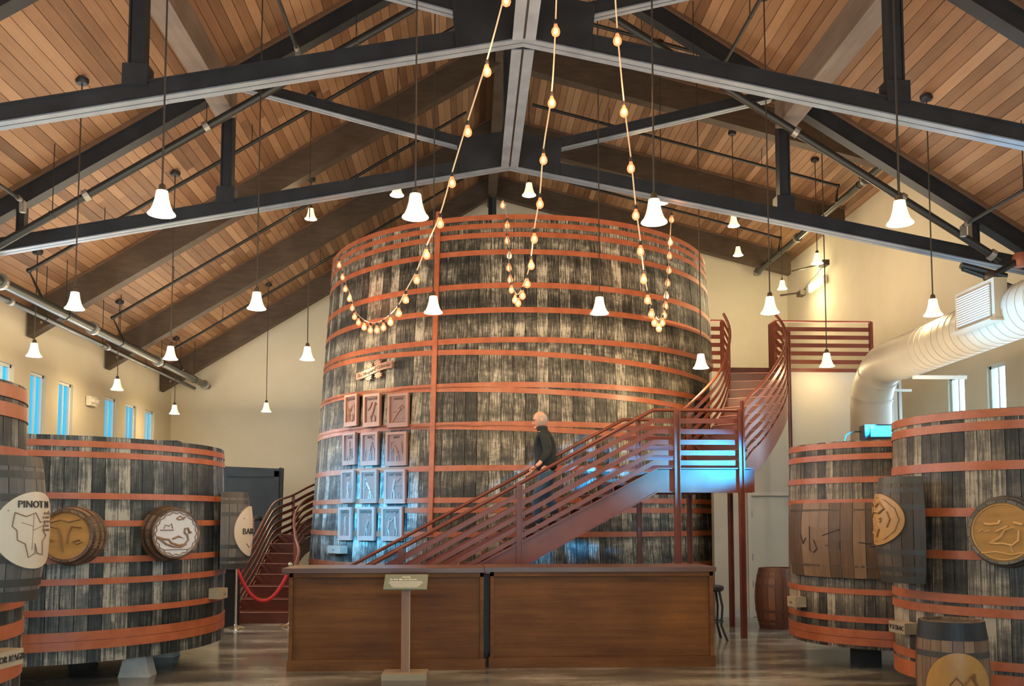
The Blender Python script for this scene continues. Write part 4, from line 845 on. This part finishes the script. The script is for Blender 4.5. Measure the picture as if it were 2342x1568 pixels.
MB().box((-.06,0,1.95),(.05,.06,3.9)).box((.08,0,1.95),(.05,.06,3.9)).build('channel',M['clamp'],t)
for z in(3.25,3.78,2.6): MB().box((-.05,-.04,z),(.62,.05,.04)).build('crossbar',M['white'],t)
t=thing('emergency_light','cream twin emergency light box on the left wall between two windows','lamp',(XL+.02,P(235,918,20.05).y,P(235,918,20.05).z)); t.location=(XL+.02,20.05,P(237,918,20.05).z)
MB().box((.05,0,0),(.10,.34,.20)).build('box',M['white'],t)
for s in(-1,1): MB().tube([(.09,s*.09,0.02),(.16,s*.09,-.01)],.05,12).build('lamp_head',M['white'],t)
wf=thing('wall_light','slim bracket wall light glowing on the rear right wall above the loft','lamp',(XR-.02,22.7,P(1893,652,22.7).z)); wf.location=(XR-.02,23.0,P(1893,650,23).z)
MB().box((-.06,0,.0),(.10,1.0,.22)).build('housing',M['white'],wf); MB().box((-.12,0,0),(.02,.92,.18)).build('lens',M['lamp'],wf)
MB().tube([(-.15,.9,.0),(-.2,-.9,.35)],.03,8).build('arm',M['clamp'],wf); MB().tube([(-.2,.9,.0),(-.6,1.3,.02)],.025,8).build('arm',M['brass'],wf); MB().tube([(-.2,-.6,.36),(-.7,.1,.36)],.02,8).build('arm',M['brass'],wf)
for y_,z_ in((.75,-.06),(-.85,.30)): MB().box((-.22,y_,z_),(.16,.3,.13)).build('bracket',M['brass'],wf)
point('wall_light_glow',(XR-.5,23.0,wf.location.z+.3),16,(1,.9,.5),.15)
point('wall_light_glow',(XR-.5,23.0,wf.location.z-.4),10,(1,.9,.5),.15)
# ---------------------------------------------------------------- pendants
proto=None
def pendant(x,y,Y,lab,group,power=24,sz=1.0,raised=None):
    p=P(x,y,Y); zr=deck(p.x,p.x>RX and p.y>YT2)-.03
    t=thing('pendant_light',lab,'pendant lamp',(p.x,p.y,p.z),0,group)
    s=sz
    prof=[(.034,.125),(.052,.12),(.058,.08),(.064,.04),(.080,-.02),(.100,-.065),(.122,-.09),(.124,-.10),(.118,-.098),(.098,-.07),(.076,-.022),(.058,.04),(.052,.075),(.034,.115)]
    MB().lathe([(r*s,z*s) for r,z in prof],28,close=False).build('shade',M['shade'],t,True)
    MB().lathe([(.012*s,.19*s),(.030*s,.175*s),(.036*s,.12*s),(.0,.115*s)],14,close=False).build('socket',M['brass'],t,True)
    MB().tube([(0,0,.18*s),(0,0,zr-p.z)],.009,6).build('cord',M['cord'],t)
    MB().lathe([(.07,zr-p.z-.05),(.085,zr-p.z-.02),(.085,zr-p.z+.02)],16).build('canopy',M['black'],t,True)
    MB().ell((0,0,.0),(.035*s,.035*s,.05*s),10,8).build('bulb',M['shade'],t,True)
    point('pendant_glow',(0,0,-.14*s),power,(1.0,.74,.40),.10,t)
    return t
ordn=['leftmost','second from left','third from left','fourth from left','fifth from left','sixth from left','rightmost']
rows=[('nearest row',8.4,'pendant lamps in the nearest row',[(370,466),(950,473),(1496,485),(2058,488)],40),
('second row from the front',12.04,'pendant lamps in the second row',[(171,689),(587,689),(991,698),(1371,700),(1761,699),(2134,704)],34),
('third row from the front',15.5,'pendant lamps in the third row',[(78,801),(390,808),(703,809),(1603,827),(1891,824)],30)]
pend0=None; ZR0=1
for nm,Y,gp,ps,pw in rows:
    for i,(x,y) in enumerate(ps):
        o=ordn[i] if i<len(ps)-1 else 'rightmost'
        if x==1603: Yq=14.0
        elif x==1891: Yq=14.75
        else: Yq=Y
        q=pendant(x,y,Yq,'frosted bell pendant lamp, %s in the %s'%(o,nm),gp,pw if x!=1891 else 9)
        if pend0 is None: pend0=q; ZR0=deck(q.location.x)-.03-q.location.z
for x,y,Y,lab,pw in((268,880,19.1,'frosted bell pendant lamp by the left wall, above the gap between the windows',26),(399,937,22.9,'frosted bell pendant lamp in the far left corner of the hall',22),(609,932,22.9,'low frosted bell pendant lamp before the back wall, left of the giant vat',22),
 (908,434,16.0,'high frosted bell pendant lamp just above the left rim of the giant vat',22),(1210,434,16.0,'high frosted bell pendant lamp above the middle of the giant vat rim',22),(1512,452,16.0,'high pendant lamp above the giant vat, partly behind a nearer bell lamp',22),
 (711,490,18.6,'high frosted bell pendant lamp upper left of the giant vat, below the truss',20),(679,558,21.5,'small pendant lamp hanging lowest of the two upper left of the giant vat',18),(1678,506,18.6,'high frosted bell pendant lamp right of the giant vat under the raised roof',24),
 (1688,575,22.4,'small pendant lamp near the back wall, upper right of the giant vat',22),(1869,592,18.8,'pendant lamp above the loft, right of the slanting main pipe',22),(1789,652,22.6,'small pendant lamp low over the loft before the back wall',22)):
    pendant(x,y,Y,lab,'pendant lamps high at the back of the hall' ,pw)
for x,Y,l in((-5.1,8.4,'second from left wall in the nearest row, outside the picture'),(-7.3,8.4,'beside the left wall in the nearest row, outside the picture'),(-5.1,4.3,'left side of the row nearest the entrance'),(-.5,4.3,'left of the ridge in the row nearest the entrance'),(1.7,4.3,'right of the ridge in the row nearest the entrance'),(3.93,4.3,'right side of the row nearest the entrance')):
    t=copy_tree(pend0); t.location=(x,Y,P(950,473,8.4).z); tag(t,'frosted bell pendant lamp, '+l,'pendant lamp','pendant lamps outside the picture')
    zr=deck(x)-.03-t.location.z; z0=[c for c in t.children if c.name.startswith('canopy')][0]
    for c in t.children:
        if c.name.startswith('cord'): c.scale=(1,1,zr/ZR0)
        if c.name.startswith('canopy'): c.location=(0,0,zr-ZR0)
# ---------------------------------------------------------------- string lights
strings=[('string of warm bulbs looping widest, at the left of the giant vat',[(1158,-2),(1114,160),(1070,298),(1034,415),(1007,508),(976,580),(953,637),(928,682),(912,713),(893,734),(877,746),(862,752),(847,752),(833,746),(820,735),(811,722),(806,702),(799,681),(790,659),(784,632),(776,604)],7.8,16.1,(1200,-160),None),
('middle string of warm bulbs in a narrow loop before the giant vat',[(1271,68),(1262,232),(1243,362),(1235,463),(1222,543),(1215,604),(1206,646),(1195,673),(1185,690),(1178,683),(1170,660),(1167,637),(1164,610),(1165,582),(1160,548),(1160,513),(1150,467)],8.3,14.2,(1276,-120),13),
('rightmost string of warm bulbs looping before the giant vat',[(1412,89),(1427,253),(1443,381),(1454,489),(1465,571),(1472,636),(1481,683),(1490,715),(1497,735),(1507,748),(1515,735),(1519,718),(1522,697),(1524,674),(1527,645),(1530,616),(1531,583),(1533,552),(1536,500)],8.3,14.3,(1400,-110),13)]
bm_=MB().lathe([(.0,.055),(.016,.05),(.02,.03),(.038,.0),(.042,-.025),(.034,-.05),(.014,-.065),(0,-.068)],14,close=False).mesh('bulb',True); bm_.materials.append(M['bulb'])
bo_=bm_.copy(); bo_.materials.clear(); bo_.materials.append(M['bulboff'])
fm_=MB().ell((0,0,-.014),(.022,.022,.034),12,8).mesh('filament',True); fm_.materials.append(M['fil'])
sm_=MB().lathe([(.015,.05),(.02,.055),(.02,.09),(.008,.10)],10).mesh('socket'); sm_.materials.append(M['black'])
for lab,ps,y0,y1,top,off in strings:
    n=len(ps); w3=[]
    for i,(x,y) in enumerate(ps):
        u=i/(n-1); Y=y0+(y1-y0)*(1-(1-u)**1.35); w3.append(P(x,y,Y))
    t=thing('string_lights',lab,'string lights',w3[0],0); o=w3[0]
    cp=[P(top[0],top[1],y0-.9)]+w3; cp=[p+Vector((0,0,.10)) for p in cp]
    MB().tube([p-o for p in cr_spline(cp,4)],.0075,6).build('cord',M['tan'],t)
    for i,p in enumerate(w3):
        b=link('bulb',bo_ if i==off else bm_,t); b.location=p-o; s=link('socket',sm_,b)
        if i!=off: link('filament',fm_,b)
        if i%4==1 and i!=off: point('string_glow',p-o+Vector((0,-.12,0)),7,(1,.45,.2),.06,t)
# ---------------------------------------------------------------- man on the stairs
def skin_obj(name,verts,edges,radii,mt,parent,sub=2,root=0):
    me=bpy.data.meshes.new(name); me.from_pydata(verts,edges,[]); me.materials.append(M[mt]); o=link(name,me,parent)
    m=o.modifiers.new('skin','SKIN'); m.use_smooth_shade=True; sk=me.skin_vertices[0].data
    for i,r in enumerate(radii): sk[i].radius=(r if isinstance(r,tuple) else (r,r)); sk[i].use_root=(i==root)
    s=o.modifiers.new('sub','SUBSURF'); s.levels=sub; s.render_levels=sub; return o
hz=P(1237,960,13.12); GZ=hz.z-1.62
mn=thing('person','bald man in a black long-sleeved shirt and jeans walking down the stairs, holding the rail','person',(hz.x+.02,13.12,GZ))
# local frame: faces -X, near side (his left) is -Y
hx=-.02
sp_=[(.06,0,.93),(.05,0,1.10),(.03,0,1.28),(.02,0,1.40),(-.0,0,1.47),(-.02,0,1.54)]
V=list(sp_); E=[(0,1),(1,2),(2,3),(3,4),(4,5)]; Rr=[(.10,.11),(.10,.11),(.11,.12),(.08,.09),(.055,.055),(.055,.055)]
def lim(start,pts,rad):
    prev=start
    for p,r in zip(pts,rad): V.append(p); Rr.append(r); E.append((prev,len(V)-1)); prev=len(V)-1
    return prev
lL=[(.04,-.10,.86),(-.09,-.10,.50),(-.06,-.10,.10),(-.14,-.10,.045)]   # front, lower leg
lR=[(.07,.10,.88),(.06,.10,.56),(.22,.10,.24),(.15,.10,.205)]
lim(0,lL,[.07,.05,.032,.022]); lim(0,lR,[.07,.05,.032,.022])
aL=[(.02,-.19,1.40),(.06,-.25,1.13),(-.07,-.37,.97),(-.12,-.395,.93)]; aR=[(.02,.19,1.40),(.05,.25,1.12),(-.10,.22,.93),(-.15,.20,.87)]
lim(3,aL,[.055,.043,.03,.028]); lim(3,aR,[.055,.043,.03,.028])
skin_obj('body',V,E,Rr,'skin',mn)
# hands with fingers
for sx,w_,dirx in((-1,Vector(aL[3]),-.05),(1,Vector(aR[3]),-.03)):
    hv=[tuple(w_),tuple(w_+Vector((-.045,0,-.02)))]; he=[(0,1)]; hr=[(.026,.018),(.034,.018)]
    for k in range(4):
        yy=(k-1.5)*.019; base=len(hv); L=[.030,.034,.032,.025][k]
        hv+= [tuple(w_+Vector((-.065,yy,-.03))),tuple(w_+Vector((-.065-L*.7,yy,-.045))),tuple(w_+Vector((-.065-L*.8,yy,-.075)))]; hr+=[.0095,.0085,.0075]; he+=[(1,base),(base,base+1),(base+1,base+2)]
    b=len(hv); hv+=[tuple(w_+Vector((-.03,-sx*.03,-.02))),tuple(w_+Vector((-.06,-sx*.045,-.045)))]; hr+=[.011,.009]; he+=[(0,b),(b,b+1)]
    skin_obj('hand',hv,he,hr,'skin',mn,1)
# shirt
V=[(.06,0,.86),(.055,0,1.02),(.04,0,1.15),(.03,0,1.28),(.02,0,1.40),(.0,0,1.475)]; E=[(0,1),(1,2),(2,3),(3,4),(4,5)]; Rr=[(.165,.185),(.16,.175),(.155,.165),(.165,.18),(.125,.15),(.068,.068)]
lim(4,[(.02,-.19,1.39),(.065,-.25,1.13),(-.06,-.36,.98)],[.085,.07,.05]); lim(4,[(.02,.19,1.39),(.055,.25,1.12),(-.09,.22,.94)],[.085,.07,.05])
skin_obj('shirt',V,E,Rr,'jacket',mn)
MB().lathe([(.078,1.465),(.082,1.50),(.07,1.53),(.064,1.53),(.07,1.47)],20,(.0,0,0),close=False).build('collar',M['jacket'],mn,True)
# jeans
V=[(.06,0,.93),(.06,0,.84)]; E=[(0,1)]; Rr=[(.145,.16),(.13,.15)]
lim(1,[(.03,-.10,.74),(-.09,-.10,.50),(-.06,-.10,.12)],[.108,.085,.07]); lim(1,[(.07,.10,.76),(.06,.10,.56),(.21,.10,.27)],[.108,.085,.07])
skin_obj('jeans',V,E,Rr,'jeans',mn)
for x,y,z in((-.13,-.10,.035),(.14,.10,.195)):
    MB().ell((x,y,z),(.14,.05,.045),14,8).box((x,y,z-.03),(.24,.085,.02)).build('shoe',M['shoe'],mn,True)
# head
hd=link('head',None,mn); 
m=MB(); vs=[]; nA,nB=20,14
for i in range(nB+1):
    a=PI*i/nB
    for j in range(nA):
        q=2*PI*j/nA; x=-math.cos(q)*math.sin(a); y=math.sin(q)*math.sin(a); z=math.cos(a)
        px=x*.100; py=y*.078; pz=z*.122
        if z<-.1 and x>0: px*=1-.45*min(1,-z)      # nape tucks in
        if z<-.2: py*=1-.22*(-z)
        if x>.0: px*=1.0+.06*z
        if z<-.55 and x<0: px*=1.08             # chin
        vs.append((px,py,pz))
fs=[(i*nA+j,i*nA+(j+1)%nA,(i+1)*nA+(j+1)%nA,(i+1)*nA+j) for i in range(nB) for j in range(nA)]
m.add(vs,fs); m.prism([Vector((-.088,0,.03)),Vector((-.128,0,-.028)),Vector((-.118,0,-.042)),Vector((-.088,0,-.045))],(0,-.013,0),(0,.013,0))
for s in(-1,1): m.ell((.012,s*.078,-.008),(.02,.010,.033),10,8)
m.ell((-.086,0,-.098),(.022,.026,.02),10,8); m.ell((-.085,0,.022),(.018,.055,.012),10,6)
bpy.data.objects.remove(hd); hd=m.build('head',M['skin'],mn,True); hd.location=(-.03,0,1.62); hd.rotation_euler=(0,R_(-10),0)
h2=MB(); vs=[]
for i in range(8):
    a=PI*(.36+.36*i/7)
    for j in range(15):
        q=-PI*.60+PI*1.20*j/14; x=math.cos(q)*math.sin(a); y=math.sin(q)*math.sin(a); z=math.cos(a); tk=1.09
        px=x*.100*tk*(1-.38*max(0,-z) if x>0 else 1); vs.append((px,y*.078*tk*(1+.22*min(0,z)),z*.122*tk))
h2.add(vs,[(i*15+j,i*15+j+1,(i+1)*15+j+1,(i+1)*15+j) for i in range(7) for j in range(14)]).build('hair',M['hair'],hd,True)
for s in(-1,1):
    MB().ell((-.088,s*.030,.006),(.009,.012,.007),8,6).build('eye',M['eye'],hd); MB().tube([(-.098,s*.03+.02*math.cos(a*PI/5),.004+.016*math.sin(a*PI/5)) for a in range(11)],.0018,5).tube([(-.098,s*.05,.008),(.01,s*.079,.012)],.0018,5).build('glasses',M['eye'],hd)
MB().ell((-.100,0,-.066),(.008,.022,.006),8,6).build('mouth',M['lip'],hd)
# ---------------------------------------------------------------- coloured wash lights (fixture on the rear right vat, and an added, unseen one on the left vat)
added_wash=thing('wash_light','small added black wash light on top of the left vat, hidden behind its rim','lamp',(LC[0]+1.45,LC[1]-.55,zl(990)-.125)); MB().box((0,0,.08),(.2,.15,.16)).build('housing',M['black'],added_wash); MB().box((.105,0,.08),(.012,.12,.12)).build('lens',M['cyan'],added_wash)
lp_=bl.location+Vector((-.1,-.2,.34))
spot('wash_spot',lp_,(3.15,12.7,2.15),5200,(.01,.40,1.0),33)
spot('wash_spot',lp_,(6.9,9.6,4.6),230,(.04,.5,1.0),95)
spot('wash_spot',(LC[0]+1.62,LC[1]-.62,zl(990)+.32),(-2.0,15.1,1.75),3600,(.0,.40,1.0),32)  # beam of the added left lamp, put in to turn the reliefs blue
